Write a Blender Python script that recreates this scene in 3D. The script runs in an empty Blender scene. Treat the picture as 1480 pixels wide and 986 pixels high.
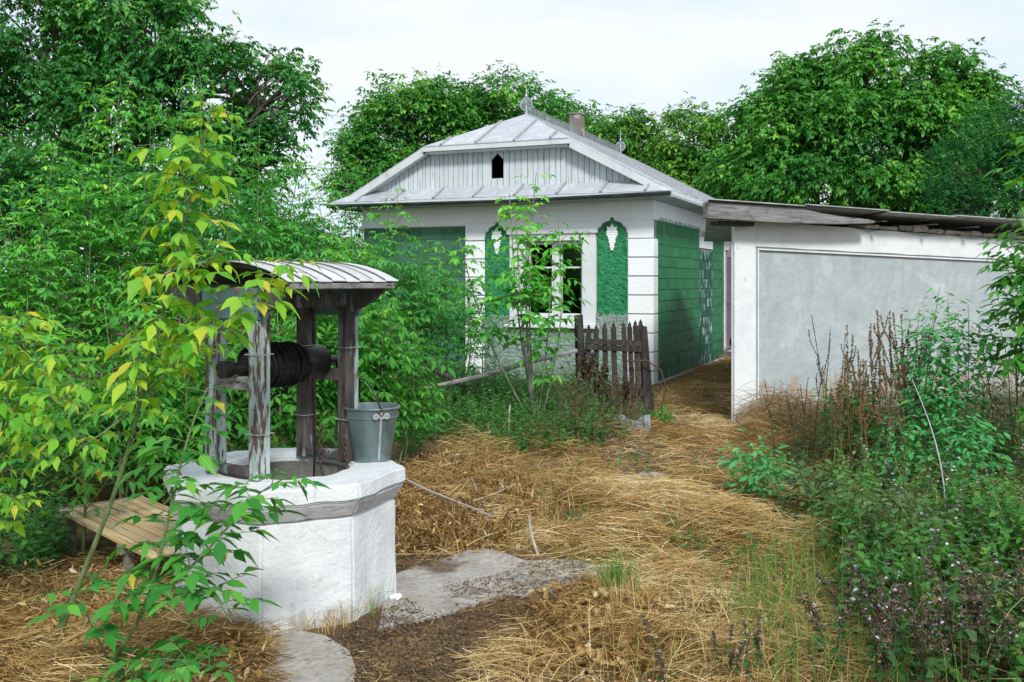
import bpy, bmesh, math, random
import numpy as np
from mathutils import Vector, Matrix

# ------------------------------------------------------------------ camera, sky, sun, exposure
S = bpy.context.scene
COL = S.collection
rng = np.random.default_rng(11)
random.seed(11)
R = math.radians
H = 1.5            # eye height above the house's ground
F = 1400.0         # focal length in photograph pixels
HZ = 407.0         # horizon row

cam_data = bpy.data.cameras.new('camera')
cam = bpy.data.objects.new('camera', cam_data)
COL.objects.link(cam)
cam.location = (0, 0, H)
cam.rotation_euler = (R(90), 0, 0)
cam_data.sensor_width = 36
cam_data.lens = F / 1480 * 36
cam_data.shift_y = -(493 - HZ) / 1480
cam_data.clip_start = 0.05
cam_data.clip_end = 3000
S.camera = cam

SUN_EL, SUN_AZ = 40.0, 166.0        # azimuth clockwise from +Y
world = bpy.data.worlds.new('World')
S.world = world
world.use_nodes = True
wn, wl = world.node_tree.nodes, world.node_tree.links
wn.clear()
w_out = wn.new('ShaderNodeOutputWorld')
w_bg = wn.new('ShaderNodeBackground')
w_bg.inputs[1].default_value = 0.1
w_sky = wn.new('ShaderNodeTexSky')
w_sky.sky_type = 'NISHITA'
w_sky.sun_disc = False
w_sky.sun_elevation = R(SUN_EL)
w_sky.sun_rotation = R(SUN_AZ)
w_tc = wn.new('ShaderNodeTexCoord')
w_map = wn.new('ShaderNodeMapping')
w_map.inputs['Scale'].default_value = (1.0, 1.0, 3.2)
w_noise = wn.new('ShaderNodeTexNoise')
w_noise.inputs['Scale'].default_value = 2.3
w_noise.inputs['Detail'].default_value = 7
w_noise.inputs['Roughness'].default_value = 0.55
w_noise.inputs['Distortion'].default_value = 0.4
w_ramp = wn.new('ShaderNodeValToRGB')
w_ramp.color_ramp.elements[0].position = 0.36
w_ramp.color_ramp.elements[0].color = (3.15, 3.75, 4.35, 1)
w_ramp.color_ramp.elements[1].position = 0.60
w_ramp.color_ramp.elements[1].color = (4.25, 4.36, 4.5, 1)
w_mix = wn.new('ShaderNodeMixRGB')
w_mix.inputs[0].default_value = 0.93
wl.new(w_tc.outputs['Generated'], w_map.inputs[0])
wl.new(w_map.outputs[0], w_noise.inputs['Vector'])
wl.new(w_noise.outputs[0], w_ramp.inputs[0])
wl.new(w_sky.outputs[0], w_mix.inputs[1])
wl.new(w_ramp.outputs[0], w_mix.inputs[2])
wl.new(w_mix.outputs[0], w_bg.inputs[0])
wl.new(w_bg.outputs[0], w_out.inputs[0])

sun_data = bpy.data.lights.new('sun', 'SUN')
sun_data.energy = 1.5
sun_data.angle = R(10)
sun_data.color = (1.0, 0.98, 0.95)
sun = bpy.data.objects.new('sun', sun_data)
COL.objects.link(sun)
to_sun = Vector((math.sin(R(SUN_AZ)) * math.cos(R(SUN_EL)), math.cos(R(SUN_AZ)) * math.cos(R(SUN_EL)), math.sin(R(SUN_EL))))
sun.rotation_euler = to_sun.to_track_quat('Z', 'Y').to_euler()

S.view_settings.view_transform = 'Standard'
S.view_settings.look = 'None'
S.view_settings.gamma = 1
S.view_settings.exposure = 1.22
S.render.engine = 'CYCLES'
S.cycles.max_bounces = 6
S.cycles.transparent_max_bounces = 8

# ------------------------------------------------------------------ helpers
def at(px, py, Y):
    """a point of the place seen in the photograph at column px, row py, standing Y metres away"""
    return Vector(((px - 740) / F * Y, Y, H - (py - HZ) / F * Y))

def sm(a, b, x):
    t = np.clip((x - a) / (b - a), 0, 1)
    return t * t * (3 - 2 * t)

def gz(x, y):
    """height of the ground"""
    x = np.asarray(x, float); y = np.asarray(y, float)
    z = -0.13 * (1 - sm(5.0, 11.0, y))
    n = (np.sin(1.7 * x + 0.6 * y) * np.cos(1.3 * y - 0.5 * x) * 0.5 + np.sin(4.1 * x + 2.2) * np.cos(3.7 * y + 1.0) * 0.3
         + np.sin(9.3 * x + 3.1 * y) * np.cos(8.1 * y - 4.0 * x) * 0.2)
    near = 1 - sm(11.0, 14.0, y)
    z = z + 0.026 * n * near
    # the mound of dead stalks beside the shed, and the flat round the well
    flat = np.exp(-(((x + 1.0) / 1.1) ** 2 + ((y - 5.0) / 1.0) ** 2) ** 2)
    z = z * (1 - flat) + (-0.125) * flat
    return z

def gp(px, py):
    """point of the ground seen at a pixel of the photograph"""
    Y = 1.6 * F / (py - HZ)
    for _ in range(6):
        x = (px - 740) / F * Y
        Y = (H - float(gz(x, Y))) * F / (py - HZ)
    return Vector(((px - 740) / F * Y, Y, float(gz((px - 740) / F * Y, Y))))

def empty(name, loc=(0, 0, 0), rz=0.0):
    o = bpy.data.objects.new(name, None)
    o.empty_display_size = 0.1
    COL.objects.link(o)
    o.location = loc
    o.rotation_euler = (0, 0, rz)
    return o

def tag(o, label=None, cat=None, group=None, kind=None):
    if label: o['label'] = label
    if cat: o['category'] = cat
    if group: o['group'] = group
    if kind: o['kind'] = kind
    return o

def link(name, me, parent=None, mat=None):
    o = bpy.data.objects.new(name, me)
    COL.objects.link(o)
    if mat is not None and not me.materials: me.materials.append(mat)
    if parent is not None: o.parent = parent
    return o

class Geo:
    """collects solid shapes; build() links them as one mesh object"""
    def __init__(self): self.v = []; self.f = []
    def add(self, vs, fs):
        n = len(self.v)
        self.v += [tuple(p) for p in vs]
        self.f += [tuple(i + n for i in f) for f in fs]
        return self
    def box(self, x0, x1, y0, y1, z0, z1):
        return self.add([(x0,y0,z0),(x1,y0,z0),(x1,y1,z0),(x0,y1,z0),(x0,y0,z1),(x1,y0,z1),(x1,y1,z1),(x0,y1,z1)],
                        [(0,3,2,1),(4,5,6,7),(0,1,5,4),(1,2,6,5),(2,3,7,6),(3,0,4,7)])
    def prism(self, poly, off):
        """flat polygon (3-D points) pushed along the vector off"""
        n = len(poly); off = Vector(off)
        a = [Vector(p) for p in poly]; b = [p + off for p in a]
        return self.add(a + b, [tuple(range(n))[::-1], tuple(range(n, 2 * n))] + [(i, (i + 1) % n, n + (i + 1) % n, n + i) for i in range(n)])
    def tube(self, pts, rad, sides=8, cap=True):
        pts = [Vector(p) for p in pts]
        if not isinstance(rad, (list, tuple)): rad = [rad] * len(pts)
        vs = []; fs = []
        ref = Vector((0.31, 0.17, 0.93))
        for i, p in enumerate(pts):
            d = (pts[min(i + 1, len(pts) - 1)] - pts[max(i - 1, 0)]).normalized()
            a = d.cross(ref)
            if a.length < 0.05: a = d.cross(Vector((1, 0, 0)))
            a.normalize(); b = d.cross(a)
            ref = b.cross(d) if False else ref
            for k in range(sides):
                t = 2 * math.pi * k / sides
                vs.append(p + (a * math.cos(t) + b * math.sin(t)) * rad[i])
        for i in range(len(pts) - 1):
            for k in range(sides):
                k2 = (k + 1) % sides
                fs.append((i * sides + k, i * sides + k2, (i + 1) * sides + k2, (i + 1) * sides + k))
        if cap:
            fs.append(tuple(range(sides))[::-1]); m = (len(pts) - 1) * sides
            fs.append(tuple(m + k for k in range(sides)))
        return self.add(vs, fs)
    def lathe(self, prof, sides=24, c=(0, 0, 0), closed=False):
        vs = []; fs = []; n = len(prof)
        for r, z in prof:
            for k in range(sides):
                t = 2 * math.pi * k / sides
                vs.append((c[0] + r * math.cos(t), c[1] + r * math.sin(t), c[2] + z))
        for i in range(n if closed else n - 1):
            j = (i + 1) % n
            for k in range(sides):
                k2 = (k + 1) % sides
                fs.append((i * sides + k, i * sides + k2, j * sides + k2, j * sides + k))
        return self.add(vs, fs)
    def disc(self, c, r, sides=20):
        return self.add([(c[0] + r * math.cos(2 * math.pi * k / sides), c[1] + r * math.sin(2 * math.pi * k / sides), c[2]) for k in range(sides)], [tuple(range(sides))])
    def ring(self, c, r0, r1, ax, ay, off, sides=10):
        """flat washer in the plane of ax, ay, thickened along off"""
        c = Vector(c); ax = Vector(ax); ay = Vector(ay); off = Vector(off)
        vs = []
        for o in (Vector((0, 0, 0)), off):
            for r in (r0, r1):
                for k in range(sides):
                    t = 2 * math.pi * k / sides
                    vs.append(c + ax * math.cos(t) * r + ay * math.sin(t) * r + o)
        fs = []
        for k in range(sides):
            k2 = (k + 1) % sides
            i0, i1, j0, j1 = k, k2, sides + k, sides + k2
            fs.append((i0, i1, j1, j0)); fs.append((2*sides+i0, 2*sides+j0, 2*sides+j1, 2*sides+i1))
            fs.append((j0, j1, 2*sides+j1, 2*sides+j0)); fs.append((i0, 2*sides+i0, 2*sides+i1, i1))
        return self.add(vs, fs)
    def build(self, name, mat, parent=None, smooth=False, bevel=0.0, rough=0.0):
        me = bpy.data.meshes.new(name)
        me.from_pydata(self.v, [], self.f)
        bm = bmesh.new(); bm.from_mesh(me)
        bmesh.ops.recalc_face_normals(bm, faces=bm.faces)
        if bevel: bmesh.ops.bevel(bm, geom=bm.edges[:], offset=bevel, segments=1, affect='EDGES', clamp_overlap=True)
        if rough:
            for v in bm.verts: v.co += Vector((random.uniform(-1, 1), random.uniform(-1, 1), random.uniform(-1, 1))) * rough
        bm.to_mesh(me); bm.free()
        if smooth:
            for p in me.polygons: p.use_smooth = True
            me.set_sharp_from_angle(angle=R(40))
        return link(name, me, parent, mat)

def mesh_np(name, V, T, mat, parent=None, tint=None, smooth=False):
    """mesh object from numpy arrays: vertices, triangles, one tint value for each vertex"""
    me = bpy.data.meshes.new(name)
    V = np.ascontiguousarray(V, np.float32); T = np.ascontiguousarray(T, np.int32)
    me.vertices.add(len(V)); me.vertices.foreach_set('co', V.ravel())
    me.loops.add(T.size); me.loops.foreach_set('vertex_index', T.ravel())
    me.polygons.add(len(T)); me.polygons.foreach_set('loop_start', np.arange(0, T.size, 3, dtype=np.int32))
    if smooth: me.polygons.foreach_set('use_smooth', np.ones(len(T), bool))
    me.update(calc_edges=True)
    if tint is not None:
        a = me.attributes.new('tint', 'FLOAT', 'POINT')
        a.data.foreach_set('value', np.ascontiguousarray(tint, np.float32))
    return link(name, me, parent, mat)

def unit(a): return a / (np.linalg.norm(a, axis=-1, keepdims=True) + 1e-9)

# leaf templates: (along, across, up) and triangles
T_FAR = (np.array([(0,0,0),(.42,.5,.12),(1,0,-.12),(.42,-.5,.12)], float), np.array([(0,2,1),(0,3,2)]))
T_MID = (np.array([(0,0,0),(.22,.36,.10),(.45,.5,.08),(.72,.27,-.02),(1,0,-.22),(.72,-.27,-.02),(.45,-.5,.08),(.22,-.36,.10),(.48,0,-.03)], float),
         np.array([(8,1,0),(8,2,1),(8,3,2),(8,4,3),(8,5,4),(8,6,5),(8,7,6),(8,0,7)]))
T_NARROW = (np.array([(0,0,0),(.3,.5,.06),(.65,.38,.0),(1,0,-.15),(.65,-.38,.0),(.3,-.5,.06)], float),
            np.array([(0,2,1),(0,3,2),(0,4,3),(0,5,4)]))
T_CURL = (np.array([(0,0,0),(.3,.5,.35),(.7,.35,.45),(1,0,.2),(.7,-.35,.4),(.3,-.5,.3),(.5,0,-.05)], float),
          np.array([(6,1,0),(6,2,1),(6,3,2),(6,4,3),(6,5,4),(6,0,5)]))

def leaves(P, D, N, L, W, tmpl, tint):
    """one template leaf at each point P, pointing along D, facing N"""
    tv, tf = tmpl
    D = unit(D); N = unit(N - (N * D).sum(-1, keepdims=True) * D)
    X = np.cross(N, D)
    L = np.broadcast_to(L, (len(P),))[:, None, None]; W = np.broadcast_to(W, (len(P),))[:, None, None]
    V = P[:, None] + D[:, None] * tv[None, :, 0:1] * L + X[:, None] * tv[None, :, 1:2] * W + N[:, None] * tv[None, :, 2:3] * W
    T = tf[None] + (np.arange(len(P)) * len(tv))[:, None, None]
    return V.reshape(-1, 3), T.reshape(-1, 3), np.repeat(np.broadcast_to(tint, (len(P),)), len(tv))

def tubes(P, rad, sides=3):
    """many stalks at once: P (n, k, 3) centre lines, rad (n, k)"""
    n, k, _ = P.shape
    d = unit(np.gradient(P, axis=1))
    ref = np.broadcast_to(np.array([0.35, 0.8, 0.2]), d.shape)
    a = unit(np.cross(d, ref)); b = np.cross(d, a)
    t = np.arange(sides) * 2 * np.pi / sides
    V = P[:, :, None] + (a[:, :, None] * np.cos(t)[None, None, :, None] + b[:, :, None] * np.sin(t)[None, None, :, None]) * rad[:, :, None, None]
    i = np.arange(k - 1)[:, None] * sides; j = np.arange(sides)[None]; j2 = (j + 1) % sides
    q = np.stack([np.stack([i + j, i + j2, i + sides + j2], -1), np.stack([i + j, i + sides + j2, i + sides + j], -1)], 2).reshape(-1, 3)
    T = q[None] + (np.arange(n) * k * sides)[:, None, None]
    return V.reshape(-1, 3), T.reshape(-1, 3)

def ribbons(P, wid):
    """flat stalks: P (n, k, 3) centre lines, wid (n, k) half widths, each rolled at random"""
    n, k, _ = P.shape
    d = unit(np.gradient(P, axis=1))
    a = unit(np.cross(d, unit(rng.normal(0, 1, (n, 1, 3)) * [1, 1, .5] + [0, 0, .6])))
    V = np.stack([P - a * wid[:, :, None], P + a * wid[:, :, None]], 2)
    i = np.arange(k - 1) * 2
    q = np.concatenate([np.stack([i, i + 1, i + 3], 1), np.stack([i, i + 3, i + 2], 1)])
    T = q[None] + (np.arange(n) * k * 2)[:, None, None]
    return V.reshape(-1, 3), T.reshape(-1, 3)

def join(parts):
    V = []; T = []; C = []; n = 0
    for v, t, c in parts:
        V.append(v); T.append(t + n); C.append(np.broadcast_to(c, (len(v),))); n += len(v)
    return np.concatenate(V), np.concatenate(T), np.concatenate(C)

def resample(pts, k):
    pts = np.array([tuple(p) for p in pts], float)
    d = np.r_[0, np.cumsum(np.linalg.norm(np.diff(pts, axis=0), axis=1))]
    t = np.linspace(0, d[-1], k)
    # smooth through a Catmull-Rom like blend of linear interpolation
    out = np.stack([np.interp(t, d, pts[:, i]) for i in range(3)], 1)
    for _ in range(2):
        out[1:-1] = 0.25 * out[:-2] + 0.5 * out[1:-1] + 0.25 * out[2:]
    return out

def in_poly(x, y, poly):
    x = np.asarray(x); y = np.asarray(y)
    c = np.zeros(x.shape, bool); j = len(poly) - 1
    for i in range(len(poly)):
        xi, yi = poly[i][0], poly[i][1]; xj, yj = poly[j][0], poly[j][1]
        c ^= ((yi > y) != (yj > y)) & (x < (xj - xi) * (y - yi) / (yj - yi + 1e-12) + xi)
        j = i
    return c

def scatter(poly, n):
    """n points spread evenly in a ground polygon given in photograph pixels (more to the near side)"""
    W = [gp(*p) for p in poly]
    xs = [p.x for p in W]; ys = [p.y for p in W]
    px = [p[0] for p in poly]; py = [p[1] for p in poly]
    out = []
    got = 0
    while got < n:
        m = 4 * n
        y = rng.uniform(min(ys), max(ys), m); x = rng.uniform(min(xs), max(xs), m)
        k = in_poly(x, y, [(p.x, p.y) for p in W])
        k &= rng.random(m) < (min(ys) / y) ** 0.8
        out.append(np.stack([x[k], y[k]], 1)); got += k.sum()
    q = np.concatenate(out)[:n]
    return np.column_stack([q, gz(q[:, 0], q[:, 1])])

# ------------------------------------------------------------------ materials
def _nodes(name):
    m = bpy.data.materials.new(name); m.use_nodes = True
    nt = m.node_tree; nt.nodes.clear()
    return m, nt.nodes, nt.links

def pmat(name, base, layers=(), rough=0.85, metal=0.0, bump=None, spec=0.25, var=0.0, rrange=None):
    """layers: (colour, scale or (sx,sy,sz), lo, hi[, detail, strength[, zmask]]) mixed over the base by noise;
       bump: list of (scale, distance); var: brightness change from object to object; zmask (z0, z1): fades from 1 at z0 to 0 at z1"""
    m, n, l = _nodes(name)
    out = n.new('ShaderNodeOutputMaterial'); b = n.new('ShaderNodeBsdfPrincipled')
    l.new(b.outputs[0], out.inputs[0])
    b.inputs['Metallic'].default_value = metal
    b.inputs['Roughness'].default_value = rough
    b.inputs['Specular IOR Level'].default_value = spec
    tc = n.new('ShaderNodeTexCoord'); oi = n.new('ShaderNodeObjectInfo')
    add = n.new('ShaderNodeVectorMath'); add.operation = 'ADD'
    sc = n.new('ShaderNodeVectorMath'); sc.operation = 'SCALE'; sc.inputs['Scale'].default_value = 37.0 if var else 0.0
    cmb = n.new('ShaderNodeCombineXYZ')
    for i in range(3): l.new(oi.outputs['Random'], cmb.inputs[i])
    l.new(cmb.outputs[0], sc.inputs[0]); l.new(tc.outputs['Object'], add.inputs[0]); l.new(sc.outputs[0], add.inputs[1])
    vec = add.outputs[0]
    col = n.new('ShaderNodeRGB'); col.outputs[0].default_value = (*base, 1); cur = col.outputs[0]
    for L in layers:
        c, s, lo, hi = L[:4]; det = L[4] if len(L) > 4 else 6; st = L[5] if len(L) > 5 else 1.0; zm = L[6] if len(L) > 6 else None
        mp = n.new('ShaderNodeMapping'); mp.inputs['Scale'].default_value = (s, s, s) if not isinstance(s, tuple) else s
        mp.inputs['Location'].default_value = (random.uniform(0, 9), random.uniform(0, 9), random.uniform(0, 9))
        l.new(vec, mp.inputs[0])
        t = n.new('ShaderNodeTexNoise'); t.inputs['Scale'].default_value = 1; t.inputs['Detail'].default_value = det; t.inputs['Roughness'].default_value = 0.62
        l.new(mp.outputs[0], t.inputs['Vector'])
        mr = n.new('ShaderNodeMapRange'); mr.inputs[1].default_value = lo; mr.inputs[2].default_value = hi; mr.inputs[4].default_value = st
        src = t.outputs[0]
        if zm:
            sp = n.new('ShaderNodeSeparateXYZ'); l.new(tc.outputs['Object'], sp.inputs[0])
            zr = n.new('ShaderNodeMapRange'); zr.inputs[1].default_value = zm[0]; zr.inputs[2].default_value = zm[1]; zr.inputs[3].default_value = zm[2] if len(zm) > 2 else 0.0; zr.inputs[4].default_value = -0.3
            l.new(sp.outputs[2], zr.inputs[0])
            ad = n.new('ShaderNodeMath'); ad.operation = 'ADD'; l.new(src, ad.inputs[0]); l.new(zr.outputs[0], ad.inputs[1]); src = ad.outputs[0]
        l.new(src, mr.inputs[0])
        mx = n.new('ShaderNodeMixRGB'); l.new(mr.outputs[0], mx.inputs[0]); l.new(cur, mx.inputs[1]); mx.inputs[2].default_value = (*c, 1)
        cur = mx.outputs[0]
    if var:
        hs = n.new('ShaderNodeHueSaturation'); vr = n.new('ShaderNodeMapRange')
        vr.inputs[3].default_value = 1 - var; vr.inputs[4].default_value = 1 + var
        l.new(oi.outputs['Random'], vr.inputs[0]); l.new(vr.outputs[0], hs.inputs['Value']); l.new(cur, hs.inputs['Color']); cur = hs.outputs[0]
    l.new(cur, b.inputs['Base Color'])
    prev = None
    for s, d in (bump or ()):
        mp = n.new('ShaderNodeMapping'); mp.inputs['Scale'].default_value = (s, s, s) if not isinstance(s, tuple) else s
        l.new(vec, mp.inputs[0])
        t = n.new('ShaderNodeTexNoise'); t.inputs['Scale'].default_value = 1; t.inputs['Detail'].default_value = 5; l.new(mp.outputs[0], t.inputs['Vector'])
        bp = n.new('ShaderNodeBump'); bp.inputs['Distance'].default_value = d; bp.inputs['Strength'].default_value = 1.0
        l.new(t.outputs[0], bp.inputs['Height'])
        if prev: l.new(prev, bp.inputs['Normal'])
        prev = bp.outputs[0]
    if prev: l.new(prev, b.inputs['Normal'])
    return m

GAIN = 1.28
def leafmat(name, ramp, by='tint', trans=0.35, rough=0.5, tcol=(1.4, 1.35, 0.4), spots=None, cool=1.0, veins=False, boost=1.0):
    """ramp: (position, colour) list over the leaf's own tint (or the object's random number)"""
    m, n, l = _nodes(name)
    out = n.new('ShaderNodeOutputMaterial'); b = n.new('ShaderNodeBsdfPrincipled'); tr = n.new('ShaderNodeBsdfTranslucent'); mx = n.new('ShaderNodeMixShader')
    if by == 'tint':
        s = n.new('ShaderNodeAttribute'); s.attribute_name = 'tint'; fac = s.outputs['Fac']
    else:
        s = n.new('ShaderNodeObjectInfo'); fac = s.outputs['Random']
    cr = n.new('ShaderNodeValToRGB'); e = cr.color_ramp.elements
    while len(e) < len(ramp): e.new(0.5)
    for i, (p, c) in enumerate(ramp):
        c = tuple(x * boost for x in c)
        if c[1] > c[0] * 1.05 and c[1] > c[2]: c = (c[0] * 1.0, c[1] * GAIN, c[2] * cool)
        e[i].position = p; e[i].color = (*c, 1)
    l.new(fac, cr.inputs[0]); cur = cr.outputs[0]
    if spots:
        tc = n.new('ShaderNodeTexCoord'); t = n.new('ShaderNodeTexNoise'); t.inputs['Scale'].default_value = spots[1]; t.inputs['Detail'].default_value = 3
        l.new(tc.outputs['Object'], t.inputs['Vector'])
        mr = n.new('ShaderNodeMapRange'); mr.inputs[1].default_value = spots[2]; mr.inputs[2].default_value = spots[3]; mr.inputs[4].default_value = 0.7; l.new(t.outputs[0], mr.inputs[0])
        mm = n.new('ShaderNodeMixRGB'); mm.inputs[2].default_value = (*spots[0], 1); l.new(mr.outputs[0], mm.inputs[0]); l.new(cur, mm.inputs[1]); cur = mm.outputs[0]
    if veins:                      # pale midrib and side veins in the leaf's own coordinates
        tc = n.new('ShaderNodeTexCoord'); sp = n.new('ShaderNodeSeparateXYZ'); l.new(tc.outputs['Object'], sp.inputs[0])
        def mth(op, a, bb):
            q = n.new('ShaderNodeMath'); q.operation = op
            for i, x in enumerate((a, bb)):
                if x is None: continue
                if isinstance(x, (int, float)): q.inputs[i].default_value = x
                else: l.new(x, q.inputs[i])
            return q.outputs[0]
        ay = mth('ABSOLUTE', sp.outputs[1], None)
        rib = mth('LESS_THAN', ay, .012)
        ph = mth('SUBTRACT', sp.outputs[0], mth('MULTIPLY', ay, .9))
        sv = mth('GREATER_THAN', mth('SINE', mth('MULTIPLY', ph, 52.0), None), .93)
        vf = mth('MULTIPLY', mth('MAXIMUM', rib, mth('MULTIPLY', sv, .55)), .45)
        vm = n.new('ShaderNodeMixRGB'); vm.inputs[2].default_value = (.42, .55, .18, 1); l.new(vf, vm.inputs[0]); l.new(cur, vm.inputs[1]); cur = vm.outputs[0]
    l.new(cur, b.inputs['Base Color']); b.inputs['Roughness'].default_value = rough; b.inputs['Specular IOR Level'].default_value = 0.16
    ml = n.new('ShaderNodeMixRGB'); ml.blend_type = 'MULTIPLY'; ml.inputs[0].default_value = 1; ml.inputs[2].default_value = (*tcol, 1)
    l.new(cur, ml.inputs[1]); l.new(ml.outputs[0], tr.inputs[0])
    mx.inputs[0].default_value = trans; l.new(b.outputs[0], mx.inputs[1]); l.new(tr.outputs[0], mx.inputs[2]); l.new(mx.outputs[0], out.inputs[0])
    return m

def glassmat():
    m, n, l = _nodes('window_glass')
    out = n.new('ShaderNodeOutputMaterial'); t = n.new('ShaderNodeBsdfTransparent'); g = n.new('ShaderNodeBsdfGlossy'); f = n.new('ShaderNodeFresnel'); mx = n.new('ShaderNodeMixShader')
    t.inputs[0].default_value = (0.75, 0.8, 0.78, 1); g.inputs['Roughness'].default_value = 0.06; f.inputs[0].default_value = 1.7
    l.new(f.outputs[0], mx.inputs[0]); l.new(t.outputs[0], mx.inputs[1]); l.new(g.outputs[0], mx.inputs[2]); l.new(mx.outputs[0], out.inputs[0])
    return m

WHITE = pmat('whitewash', (0.84, 0.875, 0.89), [((0.78, 0.815, 0.835), 2.2, .45, .75), ((0.45, 0.45, 0.42), (6, 6, 1.2), .66, .8, 8, .5)], bump=[(30, .006), (140, .002)])
WELLW = pmat('well_whitewash', (0.65, 0.675, 0.69), [((0.55, 0.58, 0.60), 4, .42, .66), ((0.40, 0.41, 0.40), 9, .60, .74, 8, .7), ((.66, .68, .69), 16, .55, .7), ((0.30, 0.27, 0.22), (7, 7, 3), .56, .70, 8, .85, (-.05, .34, .2)), ((.34, .38, .30), 5, .60, .72, 8, .5, (0, .5, .1)), ((.36, .36, .35), (18, 18, 2), .64, .74, 6, .6), ((.2, .19, .17), 40, .70, .76, 4, .7)], bump=[(14, .008), (60, .004)])
CEMENT = pmat('grey_cement', (0.44, 0.44, 0.44), [((0.54, 0.55, 0.56), 6, .4, .65), ((0.16, 0.15, 0.13), 9, .6, .75)], bump=[(40, .006)])
SHAFT = pmat('shaft_cement', (0.20, 0.20, 0.18), [((0.09, 0.085, 0.07), 5, .4, .7), ((.34, .34, .32), 14, .6, .75)], bump=[(30, .008)])
SLAB = pmat('slab_concrete', (0.31, 0.29, 0.26), [((0.40, 0.38, 0.35), 4, .4, .6), ((0.12, 0.085, 0.055), 3.2, .52, .66, 8), ((.2, .17, .13), 30, .5, .75)], bump=[(25, .01), (120, .004)])
SHEDW = pmat('shed_white_limewash', (0.70, 0.725, 0.735), [((0.60, 0.63, 0.645), 3, .45, .7), ((0.36, 0.34, 0.31), 7, .60, .72, 8, .8, (-.1, .9, .14)), ((0.33, 0.33, 0.31), 6, .66, .72, 7, .8), ((.16, .155, .145), (30, 30, 8), .66, .76, 6, .6, (.0, .6, .1))], bump=[(10, .007), (60, .002)])
SHEDG = pmat('shed_grey_render', (0.355, 0.405, 0.415), [((0.42, 0.465, 0.475), (2.5, 2.5, 4), .42, .68), ((0.30, 0.345, 0.355), (5, 5, 1.8), .5, .75), ((0.70, 0.73, 0.73), (26, 26, 5), .68, .71, 4, .8), ((.27, .30, .30), (12, 12, .9), .56, .72, 6, .4), ((.50, .53, .53), 2.2, .60, .64, 8, .5), ((0.36, 0.29, 0.21), 4, .60, .68, 8, .9, (.2, 1.1, .2)), ((.50, .53, .54), (1.2, 1.2, 60), .74, .77, 3, .5), ((.22, .22, .21), 9, .64, .76, 8, .6, (.1, .9, .12))], bump=[(9, .014), (50, .004)])
STONE = pmat('rubble_stone', (0.30, 0.28, 0.25), [((0.42, 0.39, 0.34), 6, .4, .65), ((.15, .14, .12), 12, .58, .75)], bump=[(20, .015)], var=.25)
ROUGHG = pmat('green_roughcast', (0.028, 0.23, 0.09), [((0.05, 0.31, 0.135), 26, .45, .6), ((0.012, 0.13, 0.055), 9, .5, .7), ((0.25, 0.34, 0.29), 14, .7, .76)], bump=[(24, .05), (60, .012)])
ROUGHGREY = pmat('grey_green_roughcast', (0.24, 0.33, 0.29), [((0.33, 0.42, 0.38), 24, .45, .62), ((0.12, 0.20, 0.16), 12, .5, .7), ((.06, .22, .12), 4, .58, .7)], bump=[(24, .05), (60, .012)])
BLOCKG = pmat('green_painted_block', (0.045, 0.14, 0.08), [((0.065, 0.175, 0.105), 3, .4, .7), ((.01, .05, .028), 6, .55, .75), ((.3, .36, .33), 18, .70, .76, 6, .8, (.2, .9, .07))], bump=[(30, .006)], rough=.7, var=.08)
TILEG = pmat('green_painted_tile', (0.024, 0.175, 0.072), [((0.036, 0.235, 0.10), 2.2, .4, .7), ((.012, .05, .035), 4, .52, .68, 7, .8, (.2, 1.0, .12)), ((.35, .42, .4), 25, .73, .78, 5, .8)], bump=[(40, .004)], rough=.6, spec=.35, var=.09)
TILEP = pmat('peeling_teal_tile', (0.02, 0.115, 0.085), [((0.015, 0.14, 0.08), 3, .45, .65), ((0.50, 0.58, 0.57), (9, 9, 3), .56, .60, 6), ((.01, .06, .045), 5, .55, .7)], bump=[(40, .005)], rough=.65, var=.08)
JOINT = pmat('wall_core_plaster', (0.23, 0.26, 0.24), [((.34, .36, .35), 5, .4, .7)], bump=[(30, .005)])
ROOFM = pmat('weathered_zinc_paint', (0.41, 0.44, 0.47), [((0.34, 0.37, 0.40), (1.5, 1.5, 1.5), .4, .7), ((0.55, 0.59, 0.62), (8, 8, 2), .5, .75), ((.27, .29, .30), 12, .62, .78, 8, .5)], rough=.5, spec=.4, bump=[(3, .012), (30, .001)], var=.05)
SEAMM = pmat('grey_standing_seam', (0.27, 0.29, 0.31), [((.36, .38, .4), 8, .4, .7)], rough=.55)
TRIM = pmat('faded_white_board', (0.58, 0.62, 0.635), [((.48, .52, .54), 3, .4, .7), ((.33, .34, .33), (12, 12, 3), .60, .74, 8, .7)], bump=[((40, 40, 4), .003)], var=.06)
BOARD = pmat('peeling_white_board', (0.55, 0.605, 0.625), [((.46, .515, .535), (10, 10, 2), .4, .7), ((.22, .235, .23), (30, 30, 3.2), .60, .68, 8, .8), ((.25, .26, .25), 5, .60, .75, 8, .6, (2.9, 3.45, .1))], bump=[((60, 60, 5), .004)], var=.07)
GUTTER = pmat('green_grey_gutter', (0.045, 0.065, 0.06), [((.10, .13, .125), 4, .45, .7)], rough=.5)
SOFFIT = pmat('grey_soffit', (0.42, 0.46, 0.47), [((.3, .33, .33), 3, .4, .7)])
CRESTM = pmat('galvanised_crest', (0.36, 0.39, 0.42), [((.22, .24, .26), 8, .45, .7)], rough=.45, metal=.4)
CHIM = pmat('chimney_plaster', (0.20, 0.17, 0.15), [((.40, .39, .38), 5, .55, .62), ((.14, .12, .11), 9, .55, .7)], bump=[(25, .012)])
WINW = pmat('window_white_paint', (0.66, 0.69, 0.70), [((.6, .63, .64), 4, .45, .7), ((.3, .29, .27), (25, 25, 5), .66, .72, 7, .7)], var=.04)
DOORM = pmat('mauve_door_paint', (0.165, 0.118, 0.165), [((.2, .15, .2), 4, .4, .7)], rough=.6)
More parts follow.
